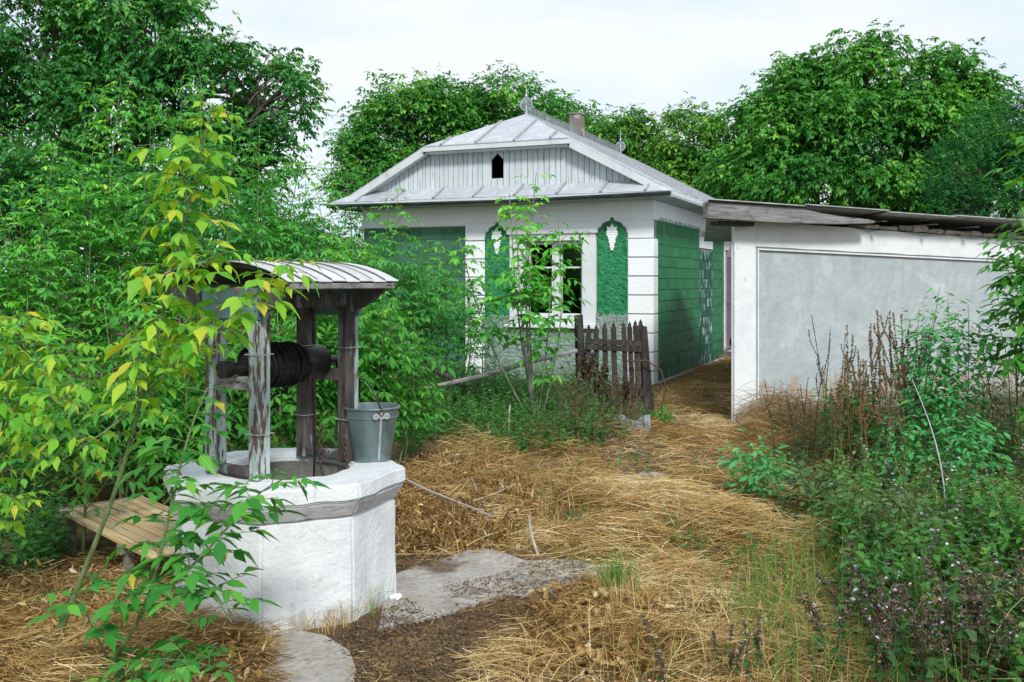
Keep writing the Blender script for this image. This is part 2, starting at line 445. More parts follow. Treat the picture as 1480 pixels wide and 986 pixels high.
DOORF = pmat('pale_door_frame', (0.42, 0.33, 0.37), [((.3, .24, .26), 5, .4, .7)])
GLASS = glassmat()
DARKM = pmat('dark_room', (0.03, 0.03, 0.03))
WOODG = pmat('grey_weathered_wood', (0.20, 0.195, 0.20), [((.30, .29, .295), (2, 14, 24), .42, .62), ((.07, .062, .06), (2.5, 22, 40), .55, .66), ((.10, .085, .075), 3, .58, .74)], bump=[((3, 40, 60), .006)], var=.1)
WOODD = pmat('dark_old_picket', (0.036, 0.03, 0.027), [((.085, .074, .068), (20, 20, 3), .45, .65), ((.02, .018, .017), (34, 34, 4), .54, .68)], bump=[((60, 60, 5), .005)], var=.2)
POSTP = pmat('flaking_blue_post', (0.30, 0.385, 0.385), [((.42, .50, .50), (10, 10, 3), .45, .65), ((.105, .07, .055), (30, 30, 6), .50, .56, 8), ((.045, .033, .03), (50, 50, 7), .58, .64, 6), ((.16, .10, .05), 20, .66, .72)], bump=[((50, 50, 8), .004)], var=.1)
POSTD = pmat('dark_bare_post', (0.066, 0.058, 0.055), [((.125, .112, .108), (24, 24, 3), .45, .64), ((.20, .25, .255), (16, 16, 3), .585, .62, 8), ((.025, .02, .018), (40, 40, 5), .55, .68)], bump=[((50, 50, 6), .004)], var=.15)
HEADP = pmat('flaking_teal_board', (0.10, 0.195, 0.205), [((.15, .26, .27), (6, 6, 3), .45, .65), ((.17, .14, .125), 9, .52, .58, 8), ((.05, .045, .04), 20, .6, .7)], bump=[((10, 10, 40), .004)], var=.1)
UNDER = pmat('dark_roof_underside', (0.035, 0.03, 0.027), [((.07, .06, .05), 12, .45, .7)])  # near-black brown for the boarding under the well roof strips
WROOF = pmat('well_roof_zinc', (0.46, 0.475, 0.49), [((.58, .60, .615), 5, .4, .65), ((.26, .19, .15), (14, 14, 14), .64, .74, 8, .8)], rough=.5, spec=.4, bump=[(12, .004)], var=.08)
RUST = pmat('rusty_seam', (0.11, 0.055, 0.035), [((.2, .12, .08), 20, .45, .7)])
ROPE = pmat('tarred_rope', (0.011, 0.009, 0.009), [((.024, .019, .017), 60, .45, .7)], bump=[(200, .002)])
IRON = pmat('dark_iron', (0.028, 0.025, 0.026), [((.05, .036, .03), 14, .5, .7)], rough=.42, metal=.5, spec=.5)
CHAINM = pmat('rusty_chain', (0.10, 0.06, 0.04), [((.05, .035, .03), 60, .45, .7)], rough=.7)
ZINC = pmat('galvanised_bucket', (0.155, 0.215, 0.22), [((.22, .285, .29), (6, 6, 2), .42, .68), ((.10, .14, .14), 9, .5, .75), ((.30, .34, .34), 30, .64, .74)], rough=.42, metal=.55, spec=.5)
ZINCL = pmat('bright_zinc_ear', (0.42, 0.46, 0.46), [((.25, .28, .28), 40, .5, .7)], rough=.45, metal=.4)
BENCH = pmat('straw_coloured_slat', (0.44, 0.31, 0.15), [((.52, .42, .27), (2, 24, 24), .42, .6), ((.24, .15, .07), (2.5, 34, 34), .54, .66), ((.35, .32, .27), 5, .55, .7)], bump=[((60, 5, 60), .004)], var=.16)
BENCHE = pmat('grey_bench_edge', (0.20, 0.18, 0.155), [((.3, .28, .25), (3, 20, 20), .42, .65), ((.09, .075, .06), 14, .55, .7)], bump=[(40, .004)], var=.1)
WATER = pmat('well_water', (0.01, 0.012, 0.012), rough=.05, spec=.5)
SHEET = pmat('bent_roof_scrap', (0.20, 0.225, 0.24), [((.14, .15, .16), 7, .45, .65), ((.32, .34, .36), 16, .55, .7)], rough=.5)
SLATE = pmat('asbestos_sheet', (0.30, 0.33, 0.33), [((.42, .45, .45), 6, .4, .65), ((.14, .16, .14), 9, .55, .7)], bump=[(20, .004)], var=.1)
BARK = pmat('bark', (0.085, 0.072, 0.06), [((.15, .135, .115), (20, 20, 4), .42, .65), ((.035, .03, .026), (30, 30, 6), .55, .7)], bump=[((30, 30, 6), .01)])
STEMG = pmat('young_green_stem', (0.10, 0.16, 0.055), [((.17, .22, .10), (30, 30, 6), .42, .65), ((.10, .075, .05), 9, .56, .7)], rough=.6)
STEMGREY = pmat('pale_sapling_bark', (0.20, 0.20, 0.16), [((.30, .30, .26), (30, 30, 8), .42, .65), ((.10, .12, .06), 7, .55, .7)])
TWIG = pmat('bleached_stick', (0.36, 0.31, 0.25), [((.46, .43, .38), 14, .42, .65), ((.18, .13, .09), 9, .55, .7)])
PAPER = pmat('white_scrap_paper', (0.7, 0.71, 0.73), [((.5, .5, .5), 20, .5, .7)])

# ------------------------------------------------------------------ ground
GROUND = pmat('straw_strewn_soil', (0.085, 0.058, 0.036), [((0.20, 0.13, 0.06), 2.3, .42, .62), ((0.30, 0.20, 0.095), 14, .54, .70, 8), ((0.035, 0.026, 0.018), 5, .56, .70, 8), ((.36, .26, .13), (60, 9, 30), .64, .74, 6, .6)], bump=[(9, .05), (60, .015)])
def build_ground():
    a = np.concatenate([-np.geomspace(400, 7, 26)[:-1], np.linspace(-7, 8, 190), np.geomspace(8, 400, 26)[1:]])
    b = np.concatenate([np.linspace(-60, 2.5, 10)[:-1], np.linspace(2.5, 15, 190), np.geomspace(15, 900, 34)[1:]])
    X, Y = np.meshgrid(a, b)
    Z = gz(X, Y)
    fine = (Y > 2.4) & (Y < 15) & (np.abs(X) < 8)
    Z = Z + np.where(fine, rng.normal(0, 0.004, X.shape), 0)
    V = np.stack([X, Y, Z], -1).reshape(-1, 3)
    w = len(a); i = (np.arange(len(b) - 1)[:, None] * w + np.arange(w - 1)[None]).ravel()
    T = np.concatenate([np.stack([i, i + 1, i + w + 1], 1), np.stack([i, i + w + 1, i + w], 1)])
    g = mesh_np('ground', V, T, GROUND, smooth=True)
    tag(g, 'straw strewn brown soil of the overgrown yard', None, kind='structure')
build_ground()

# ------------------------------------------------------------------ house
def clip(poly, axis, lo, hi):
    """keep the part of a 3-D polygon between lo and hi on one axis"""
    for side, lim in ((1, lo), (-1, hi)):
        out = []
        for i in range(len(poly)):
            p, q = poly[i], poly[(i + 1) % len(poly)]
            dp, dq = side * (p[axis] - lim), side * (q[axis] - lim)
            if dp >= 0: out.append(p)
            if (dp > 0 and dq < 0) or (dp < 0 and dq > 0):
                t = dp / (dp - dq); out.append(tuple(p[k] + t * (q[k] - p[k]) for k in range(3)))
        poly = out
        if len(poly) < 3: return []
    return poly

def build_house():
    W, D, HT = 4.84, 7.6, 2.68            # local x runs to the right (0 = right corner), y to the back
    h = empty('village_house', (2.03, 14.0, 0), -R(23))
    tag(h, 'white and green single storey house with pale metal roof and boarded gable', 'house')
    # walls: core with a window opening and a door opening
    wx0, wx1, wz0, wz1 = -1.98, -1.06, 0.97, 2.11
    dy0, dy1, dz0, dz1 = 5.52, 6.47, 0.14, 2.04
    g = Geo()
    g.box(-W, wx0, 0, .3, -.2, HT).box(wx1, 0, 0, .3, -.2, HT).box(wx0, wx1, 0, .3, -.2, wz0).box(wx0, wx1, 0, .3, wz1, HT)
    g.box(-.3, 0, .3, dy0, -.2, HT).box(-.3, 0, dy1, D, -.2, HT).box(-.3, 0, dy0, dy1, -.2, dz0).box(-.3, 0, dy0, dy1, dz1, HT)
    g.box(-W, -.3, D - .3, D, -.2, HT).box(-W, -W + .3, .3, D - .3, -.2, HT)
    wall = g.build('wall', JOINT, h)
    g = Geo(); g.box(-W + .3, -.3, .3, D - .3, -.1, -.02); g.box(-W + .3, -.3, 2.6, 2.66, -.02, HT - .06)
    g.build('room_partition', DARKM, h)
    Geo().box(-W + .02, -.02, .02, D - .02, HT + .002, HT + .05).build('ceiling', DARKM, h)
    # white frieze and plain white render on the front
    g = Geo()
    g.box(-W - .02, .02, -.02, 0, 2.40, HT).box(-.36, .02, -.02, 0, 2.135, 2.398)
    g.box(-W - .02, -3.0, -.02, 0, 2.372, 2.398)
    g.box(-2.652, -.362, -.014, 0, 2.262, 2.398)
    g.box(-.848, -.362, -.014, 0, .0, 2.26).box(-2.652, -2.232, -.014, 0, .0, 2.26).box(-2.23, -.85, -.014, 0, .0, .828)
    g.build('front_render', WHITE, h)
    g = Geo()
    g.box(0, .0195, 0, D, 2.40, HT).box(0, .0195, 5.42, 5.5, .02, 2.398).box(0, .0195, 6.5, D, .02, 2.398).box(0, .0195, 5.502, 6.498, 2.12, 2.398)
    g.box(0, .0195, 3.14, 4.27, 2.09, 2.398)
    g.build('side_render', WHITE, h)
    # corner blocks and the left pilaster
    z = 2.126; k = 0
    while z > .05:
        z0 = max(z - .275, .0)
        e = .010
        Geo().box(-.36, .024, -.024, .23, z0 + e, z - e + .004).build('pilaster_block', WHITE, wall, bevel=.004)
        z -= .275
    z = 2.13
    Geo().box(-2.99, -2.655, -.024, 0, 2.14, 2.398).build('pilaster_block', WHITE, wall, bevel=.004)
    while z > .05:
        z0 = max(z - .283, .0)
        Geo().box(-2.99, -2.655, -.024, 0, z0 + .010, z - .006).build('pilaster_block', WHITE, wall, bevel=.004)
        z -= .283
    # green block panel left of the pilaster
    nrow = 12; rh = 2.36 / nrow
    for r in range(nrow):
        x = -3.0 - (0.0 if r % 2 else .2)
        xs = [-3.0]
        if r % 2 == 0: xs.append(-3.2)
        while xs[-1] > -W + .05: xs.append(max(xs[-1] - .4, -W))
        for a, b in zip(xs[:-1], xs[1:]):
            if a - b < .04: continue
            Geo().box(b + .004, a - .004, -.014 - random.uniform(0, .003), 0, r * rh + .005, (r + 1) * rh - .005).build('block', BLOCKG, wall)
    # arched green roughcast panels with scalloped heads
    def panel(x0, x1, ztop):
        c = (x0 + x1) / 2; w = x1 - x0; sh = ztop - .30
        hw = w / 2
        prof = [(-1.0, 0.0), (-1.0, .06), (-.93, .085), (-.93, .12), (-.83, .15), (-.68, .165), (-.66, .195), (-.50, .22), (-.30, .235), (-.13, .245), (-.13, .27), (-.07, .285), (0, .30)]
        left = [(c + a * hw, -.014, sh + b) for a, b in prof]
        right = [(2 * c - p[0], p[1], p[2]) for p in left[::-1][1:]]
        poly = [(x0, -.014, .93)] + left + right + [(x1, -.014, .93)]
        Geo().prism(poly, (0, -.012, 0)).build('roughcast_panel', ROUGHG, h)
        # dark painted rim along the scalloped head
        rim = [Vector(p) + Vector((0, -.012, 0)) for p in left + right]
        g = Geo()
        for p, q in zip(rim[:-1], rim[1:]):
            inn = [(p + (Vector((c, p.y, sh - .02)) - p) * .16), (q + (Vector((c, q.y, sh - .02)) - q) * .16)]
            g.prism([p, q, inn[1], inn[0]], (0, -.004, 0))
        g.build('painted_rim', BLOCKG, h)
        # white moulded bunch of grapes
        g = Geo(); zc = ztop - .185
        rows = [(.0, 2), (.045, 4), (.085, 4), (.125, 4), (.165, 3), (.205, 3), (.245, 2), (.285, 2), (.325, 1)]
        for dz, n in rows:
            for i in range(n):
                px_ = c + (i - (n - 1) / 2) * .036 * (1.25 if dz < .1 else .9)
                g.lathe([(.0, .024), (.017, .017), (.023, 0), (.017, -.017), (.0, -.024)], 6, (px_, -.03, zc - dz * .9))
        g.lathe([(.0, .05), (.02, .03), (.02, 0), (0, -.01)], 6, (c, -.03, zc + .03))
        back = [(-.10, .05), (-.045, .035), (0, .09), (.045, .035), (.10, .05), (.085, -.03), (.075, -.12), (.05, -.22), (.025, -.33), (-.025, -.33), (-.05, -.22), (-.075, -.12), (-.085, -.03)]
        g.prism([(c + a * .78, -.0265, zc + b * .9) for a, b in back], (0, -.012, 0))
        g.build('grape_ornament', WHITE, h)
    panel(-2.65, -2.245, 2.42)
    panel(-.835, -.365, 2.45)
    # grey roughcast dado with a ragged upper edge
    def dado(x0, x1, zt):
        n = 16; top = [(x0 + (x1 - x0) * i / n, -.026, zt + random.uniform(-.025, .025)) for i in range(n + 1)]
        Geo().prism([(x0, -.026, 0)] + top + [(x1, -.026, 0)], (0, -.012, 0)).build('roughcast_dado', ROUGHGREY, h)
    dado(-2.65, -2.245, .97); dado(-.835, -.365, 1.02)
    Geo().box(-2.243, -.837, -.036, -.0145, 0, .80).build('roughcast_dado', ROUGHGREY, h)
    # window
    win = Geo().box(-2.23, wx0 - .002, -.045, 0, .85, 2.26).box(wx1 + .002, -.85, -.045, 0, .85, 2.26).box(wx0 - .001, wx1 + .001, -.045, 0, wz1 + .002, 2.26).box(wx0 - .001, wx1 + .001, -.045, 0, .85, wz0 - .002).build('window', WINW, h, bevel=.004)
    Geo().box(-2.27, -.81, -.075, -.046, 2.215, 2.275).build('cornice', WINW, win, bevel=.006)
    Geo().box(-2.29, -.79, -.11, -.037, .80, .848).build('sill', WINW, win, bevel=.008)
    Geo().box(-1.525, -1.455, .04, .1, wz0, wz1).build('mullion', WINW, win)
    def sash(a, b):
        f = Geo().box(a, a + .045, .06, .10, wz0, wz1).box(b - .045, b, .06, .10, wz0, wz1).box(a + .046, b - .046, .06, .10, wz0, wz0 + .05).box(a + .046, b - .046, .06, .10, wz1 - .05, wz1)
        f.build('sash', WINW, win)
        Geo().box(a + .046, b - .046, .065, .095, 1.70, 1.725).build('glazing_bar', WINW, win)
    sash(wx0 + .003, -1.527); sash(-1.453, wx1 - .003)
    for a, b, z0, z1 in ((wx0 + .05, -1.573, wz0 + .05, 1.70), (-1.407, wx1 - .05, wz0 + .05, 1.70), (-1.407, wx1 - .05, 1.725, wz1 - .05)):
        Geo().box(a, b, .078, .082, z0, z1).build('pane', GLASS, win)      # the fourth pane is broken out
    # tiles of the long side wall
    nrow = 14; rh = 2.355 / nrow
    def tiles(y0, y1, n, mat, zmax=3):
        w = (y1 - y0) / n
        for r in range(nrow):
            if .03 + (r + 1) * rh > zmax: continue
            for c in range(n):
                a = y0 + c * w; t = .013 + random.uniform(-.002, .003)
                Geo().box(0, t, a + .008, a + w - .008, .03 + r * rh + .006, .03 + (r + 1) * rh - .006).build('tile', mat, wall)
    tiles(.24, 3.12, 11, TILEG); tiles(3.14, 4.26, 4, TILEP, 2.09); tiles(4.28, 5.40, 4, TILEG)
    g = Geo()
    for a, b in ((.30, 3.1), (4.3, 5.4)):
        y = a
        while y < b:
            g.box(.0196, .023, y, y + .035, 2.37, 2.43 + random.uniform(0, .03)); y += .09
    tag(g.build('painted_fringe', TILEG, h), kind='stuff')
    g = Geo()
    y = 3.2
    while y < 4.2: g.box(.0196, .023, y, y + .05, 2.27 + random.uniform(-.03, .03), 2.36 + random.uniform(0, .04)); y += .1
    tag(g.build('painted_fringe', TILEP, h), kind='stuff')
    # plinth line and door
    Geo().box(.0, .05, .24, dy0 - .02, -.1, .028).build('plinth', CEMENT, h)
    door = Geo().box(-.04, .022, dy0 + .06, dy1 - .06, dz0 + .02, dz1 - .06).build('door', DOORM, h)
    g = Geo()
    for zz in (.35, .95, 1.5): g.box(.0222, .028, dy0 + .2, dy1 - .2, zz, zz + .42)
    g.build('door_panel', DOORM, door, bevel=.003)
    Geo().tube([(.022, dy0 + .13, 1.06), (.055, dy0 + .13, 1.06), (.055, dy0 + .24, 1.06)], .01, 6).build('handle', IRON, door)
    Geo().box(-.12, .036, dy0, dy0 + .058, dz0, dz1).box(-.12, .036, dy1 - .058, dy1, dz0, dz1).box(-.12, .036, dy0 + .059, dy1 - .059, dz1 - .058, dz1).build('door_frame', DOORF, door)
    Geo().prism([(.021, dy0 + .1, dz1 + .002), (.021, dy1 - .1, dz1 + .002), (.021, (dy0 + dy1) / 2, dz1 + .16)], (.015, 0, 0)).build('door_pediment', DOORF, door)
    Geo().box(0.05, .5, dy0 - .1, dy1 + .1, -.1, .12).build('doorstep', CEMENT, h)
    # soffit, gutter
    o = .4
    g = Geo()
    g.box(-W - o, o, -o, -.0245, HT + .001, HT + .025).box(.0255, o, -.024, D + o, HT + .001, HT + .025).box(-W - o, -W - .03, -.024, D + o, HT + .001, HT + .025)
    g.build('soffit', SOFFIT, h)
    def halfpipe(p, q, up=(0, 0, 1)):
        p = Vector(p); q = Vector(q); d = (q - p).normalized(); s = d.cross(Vector(up)); r = .05
        vs = []; n = 8
        for e, pt in ((0, p), (1, q)):
            for k in range(n + 1):
                t = math.pi * k / n
                vs.append(pt + s * math.cos(t) * r - Vector(up) * math.sin(t) * r)
            for k in range(n, -1, -1):
                t = math.pi * k / n
                vs.append(pt + s * math.cos(t) * (r - .006) - Vector(up) * math.sin(t) * (r - .006))
        m = 2 * (n + 1)
        return Geo().add(vs, [(k, (k + 1) % m, m + (k + 1) % m, m + k) for k in range(m)])
    mid = (-2.0, -o - .06, HT + .035)
    halfpipe((-W - o, -o - .06, HT + .055), mid).build('gutter', GUTTER, h, smooth=True)
    halfpipe(mid, (o - .02, -o - .06, HT + .075)).build('gutter', GUTTER, h, smooth=True)
    Geo().box(-W - o, o, -o - .004, -o + .02, HT + .026, HT + .083).build('fascia', TRIM, h)
    Geo().box(o - .02, o + .004, -o + .022, D + o, HT + .026, HT + .083).build('fascia', TRIM, h)
    # roof planes, cut into sheets
    Ez, Bz, Rz = 2.775, 3.62, 4.26
    roof = Geo().box(-2.47, -2.37, 1.15, 6.45, Rz - .25, Rz - .06).build('roof', WOODG, h)
    def sheets(poly, axis, cuts, nrm, seam=True):
        nrm = Vector(nrm).normalized()
        for a, b in zip(cuts[:-1], cuts[1:]):
            c = clip(poly, axis, a + .004, b - .004)
            if len(c) < 3: continue
            Geo().prism(c, -nrm * .018).build('roof_sheet', ROOFM, roof)
        if seam:
            for a in cuts[1:-1]:
                c = clip(poly, axis, a - .016, a + .016)
                if len(c) < 3: continue
                c = [Vector(p) + nrm * .001 for p in c]
                Geo().prism(c, nrm * .026).build('standing_seam', SEAMM, roof)
    skirt = [(-W - o, -o, Ez), (o, -o, Ez), (.19, -.19, 2.875), (.0, .0, 2.975), (-W, .0, 2.975), (-W - .19, -.19, 2.875)]
    xs = [-W - o, -4.75, -4.06, -3.36, -2.68, -2.0, -1.33, -.66, .0, o]
    sheets(skirt, 0, xs, (0, -.45, .9))
    y1 = D + .2
    rs = [(o, -o, Ez), (o, D + o, Ez), (.19, y1, 2.885), (-1.21, y1, Bz), (-2.42, 6.5, Rz), (-2.42, 1.1, Rz), (-1.21, -.2, Bz), (.19, -.2, 2.885)]
    sheets(rs, 1, [-o, .45, 1.15, 1.85, 2.55, 3.25, 3.95, 4.65, 5.35, 6.05, 6.75, D + o], (.47, 0, .88))
    ls = [(-W - p[0], p[1], p[2]) for p in rs][::-1]
    sheets(ls, 1, [-o, .6, 1.6, 2.6, 3.6, 4.6, 5.6, 6.6, D + o], (-.47, 0, .88))
    hip = [(-3.63, -.22, Bz + .002), (-1.21, -.22, Bz + .002), (-2.42, 1.1, Rz + .002)]
    sheets(hip, 0, [-3.7, -3.32, -2.72, -2.08, -1.50, -1.2], (0, -.44, .9))
    hipb = [(p[0], D - p[1], p[2]) for p in hip][::-1]
    sheets(hipb, 0, [-3.7, -2.72, -2.08, -1.2], (0, .44, .9))
    # rake fascias and the half-hip eave board
    def rake(a, b, off, hgt):
        a = Vector(a); b = Vector(b)
        Geo().prism([a, b, b - Vector((0, 0, hgt)), a - Vector((0, 0, hgt))], off).build('rake_board', TRIM, roof)
    rake((.17, -.205, 2.87), (-1.20, -.205, Bz - .022), (0, .03, 0), .12)
    rake((-W - .17, -.205, 2.87), (-3.64, -.205, Bz - .022), (0, .03, 0), .12)
    Geo().box(-3.64, -1.20, -.232, -.206, Bz - .085, Bz - .02).build('eave_board', TRIM, roof)
    Geo().box(-3.6, -1.24, -.2, .0, Bz - .11, Bz - .09).build('eave_soffit', TRIM, roof)
    # strips closing the rake overhangs from below
    Geo().prism([(.05, -.17, 2.80 + .02), (-1.2, -.17, Bz - .10), (-1.2, .0, Bz - .10), (.05, .0, 2.80 + .02)], (0, 0, -.015)).build('rake_soffit', TRIM, roof)
    Geo().prism([(-W - .05, -.17, 2.82), (-3.64, -.17, Bz - .10), (-3.64, .0, Bz - .10), (-W - .05, .0, 2.82)], (0, 0, -.015)).build('rake_soffit', TRIM, roof)
    # boards of the gable, with the pointed attic opening
    gab = Geo().box(-W + .1, -.1, .05, .09, 2.88, 2.93).build('gable', WOODG, h)
    ox0, oxc, ox1, oz0, oz1, oz2 = -2.54, -2.44, -2.34, 3.09, 3.385, 3.475
    def ztop(x):
        m = min(-x, W + x)
        return min(3.54, 2.885 + .53 * m - .03)
    xs = [-4.80]
    while xs[-1] < -2.62: xs.append(xs[-1] + random.choice((.072, .078, .084, .092)))
    xs[-1] = -2.54; xs += [-2.44, -2.34]
    while xs[-1] < -.10: xs.append(xs[-1] + random.choice((.078, .088, .096, .10)))
    for a, b in zip(xs[:-1], xs[1:]):
        e = .0048; y = -.02 - random.uniform(0, .004); zb = 2.955 + random.uniform(-.004, .004)
        a1, b1 = a + e, b - e
        if ox0 - .01 < a and b < ox1 + .01:
            Geo().prism([(a1, y, zb), (b1, y, zb), (b1, y, oz0), (a1, y, oz0)], (0, .022, 0)).build('gable_board', BOARD, gab)
            za, zb2 = (oz1, oz2) if a < oxc - .01 else (oz2, oz1)
            Geo().prism([(a1, y, za), (b1, y, zb2), (b1, y, 3.54), (a1, y, 3.54)], (0, .022, 0)).build('gable_board', BOARD, gab)
            continue
        za, zb2 = ztop(a1), ztop(b1)
        if max(za, zb2) < zb + .03: continue
        za = max(za, zb + .005); zb2 = max(zb2, zb + .005)
        Geo().prism([(a1, y, zb), (b1, y, zb), (b1, y, zb2), (a1, y, za)], (0, .022, 0)).build('gable_board', BOARD, gab)
    Geo().prism([(-W + .1, D - .1, HT + .06), (-.1, D - .1, HT + .06), (-1.3, D - .1, 3.5), (-3.5, D - .1, 3.5)], (0, .05, 0)).build('rear_gable', BOARD, h)
    # ridge crest, finials, chimney
    g = Geo(); y = 1.2
    while y < 6.45:
        g.ring((-2.425, y, Rz + .075), .026, .045, (0, 1, 0), (0, 0, 1), (.006, 0, 0), 8)
        g.ring((-2.425, y + .05, Rz + .135), .012, .024, (0, 1, 0), (0, 0, 1), (.006, 0, 0), 6)
        y += .095
    g.box(-2.427, -2.417, 1.12, 6.48, Rz + .005, Rz + .034)
    g.build('ridge_crest', CRESTM, roof)
    for yy in (1.1, 6.5):
        g = Geo()
        c = Vector((-2.42, yy, Rz + .16))
        ax, ay = (1, 0, 0), (0, 0, 1)
        g.ring(c, .085, .115, ax, ay, (0, .008, 0), 16); g.ring(c, .03, .05, ax, ay, (0, .008, 0), 10)
        for k in range(8):
            t = math.pi * k / 4
            g.ring(c + Vector((math.cos(t) * .068, 0, math.sin(t) * .068)), .011, .022, ax, ay, (0, .008, 0), 6)
        g.ring(c, .085, .115, (0, 1, 0), ay, (.008, 0, 0), 16)
        g.build('finial', CRESTM, roof)
        Geo().lathe([(.03, -.02), (.018, .1), (.012, .25), (.03, .29), (.012, .33), (.004, .5), (0, .5)], 8, (-2.42, yy + .004, Rz)).build('finial_spike', CRESTM, roof)
    Geo().box(-2.62, -2.38, 3.74, 3.99, Rz - .3, Rz + .42).box(-2.64, -2.36, 3.72, 4.01, Rz + .421, Rz + .46).build('chimney', CHIM, h, bevel=.012, rough=.006)
build_house()

# ------------------------------------------------------------------ shed
def build_shed():
    s = empty('white_shed', (2.38, 10.34, 0), R(30))
    tag(s, 'whitewashed low shed with recessed grey rendered panel and sagging roof', 'shed')
    L = 6.6
    def top(x): return 2.155 - .02 * x
    foot = [(0, .02), (L, .02), (L, 3.2), (3.2, 3.2)]
    g = Geo()
    n = len(foot)
    vs = [(x, y, -.2) for x, y in foot] + [(x, y, top(x)) for x, y in foot]
    g.add(vs, [(3, 2, 1, 0), (4, 5, 6, 7)] + [(i, (i + 1) % n, n + (i + 1) % n, n + i) for i in range(n)])
    g.build('wall', SHEDG, s)
    # white border standing proud of the grey panel: jamb and upper band, with uneven edges
    def band(poly, name, mat, t=.022):
        Geo().prism([(x, .0185, z) for x, z in poly], (0, -t, 0)).build(name, mat, s)
    jamb = [(-.01, -.15), (.30, -.15)] + [(.30 + random.uniform(-.006, .006), z) for z in np.linspace(.15, 1.86, 9)] + [(.30, top(0) - .27), (.30, top(.3) + .004), (-.01, top(0) + .004)]
    band(jamb, 'white_jamb', SHEDW)
    xs = np.linspace(.302, L, 26)
    low = [(x, top(x) - .27 + random.uniform(-.004, .004)) for x in xs]
    up = [(x, top(x) + (.004 if x < 1.9 else random.uniform(-.05, .0))) for x in xs[::-1]]
    band(low + up, 'white_band', SHEDW)
    # raised bead along the panel
    g = Geo()
    g.box(.322, .337, -.012, .0195, .12, top(.3) - .29)
    g.build('moulding', SHEDW, s)
    Geo().prism([(.337, .0195, top(.33) - .305), (L, .0195, top(L) - .305), (L, .0195, top(L) - .289), (.337, .0195, top(.33) - .289)], (0, -.03, 0)).build('moulding', SHEDW, s)
    # left flank of the wall
    g = Geo(); d = Vector((.707, .703, 0)); nn = Vector((-.703, .707, 0))
    a = Vector((0, .02, -.2)) + nn * .002; b = a + d * 4.4
    g.prism([a, b, b + Vector((0, 0, 2.28)), a + Vector((0, 0, 2.35))], nn * .02).build('flank_render', SHEDW, s)
    # broken footing stones
    x = .0
    while x < 5.5:
        w = random.uniform(.14, .34); hh = random.uniform(.10, .22)
        g = Geo(); g.box(x, x + w - .01, -.07 - random.uniform(0, .04), -.004, -.12, hh)
        g.build('footing_stone', STONE, s, bevel=.025, rough=.012); x += w
    # rubble along the wall head
    x = 2.0
    while x < 5.8:
        w = random.uniform(.12, .36); hh = random.uniform(.045, .085)
        Geo().box(x, x + w - .012, -.03 + random.uniform(-.02, .02), .25, top(x) + .006, top(x) + hh).build('head_stone', STONE, s, bevel=.02, rough=.008); x += w
    # weathered eave beam, split off to a point
    zt = 2.305
    pr = [(-.61, zt), (-.2, zt - .004), (.3, zt - .012), (.75, zt - .016), (.86, zt - .035), (1.0, zt - .052), (1.25, zt - .075), (1.5, zt - .088), (1.78, zt - .10), (1.90, zt - .118), (1.84, zt - .145), (1.4, zt - .165), (.9, zt - .175), (.3, zt - .18), (-.61, zt - .165)]
    Geo().prism([(x, -.27, z) for x, z in pr], (0, .09, 0)).build('eave_beam', WOODG, s, bevel=.006)
    Geo().box(-.38, 0.12, -.17, -.03, 2.085, 2.128).build('rotten_plank', WOODD, s, bevel=.006)
    # roof sheets, two lapped layers, rafters
    def rz(x, y): return 2.318 - .012 * x - .05 * (y + .3)
    for a, b, lift in ((-.65, .75, 0), (.70, 2.05, .014), (2.0, 3.3, 0), (3.25, 4.6, .014), (4.55, 6.7, 0)):
        y0 = -.30 - random.uniform(0, .03)
        poly = [(a, y0, rz(a, y0) + lift), (b, y0, rz(b, y0) + lift), (b, 3.4, rz(b, 3.4) + lift), (a if a > 3 else max(a, a + 3.0), 3.4, rz(a, 3.4) + lift)]
        if a < 3: poly[3] = (a + 3.2, 3.4, rz(a + 3.2, 3.4) + lift); poly[2] = (b + 3.2 if b < 3 else b, 3.4, rz(b, 3.4) + lift)
        Geo().prism(poly, (0, 0, .011)).build('roof_sheet', SLATE, s)
        y0 += .035
    Geo().box(-.6, 6.6, -.235, -.20, 2.262 - .03, 2.29 - .045).build('batten', WOODD, s) if False else None
    for x in (2.05, 2.95, 3.75, 4.65, 5.5):
        Geo().box(x, x + .05, -.26, .9, rz(x, 0) - .085, rz(x, .9) - .035).build('rafter', WOODG, s, bevel=.004)
build_shed()

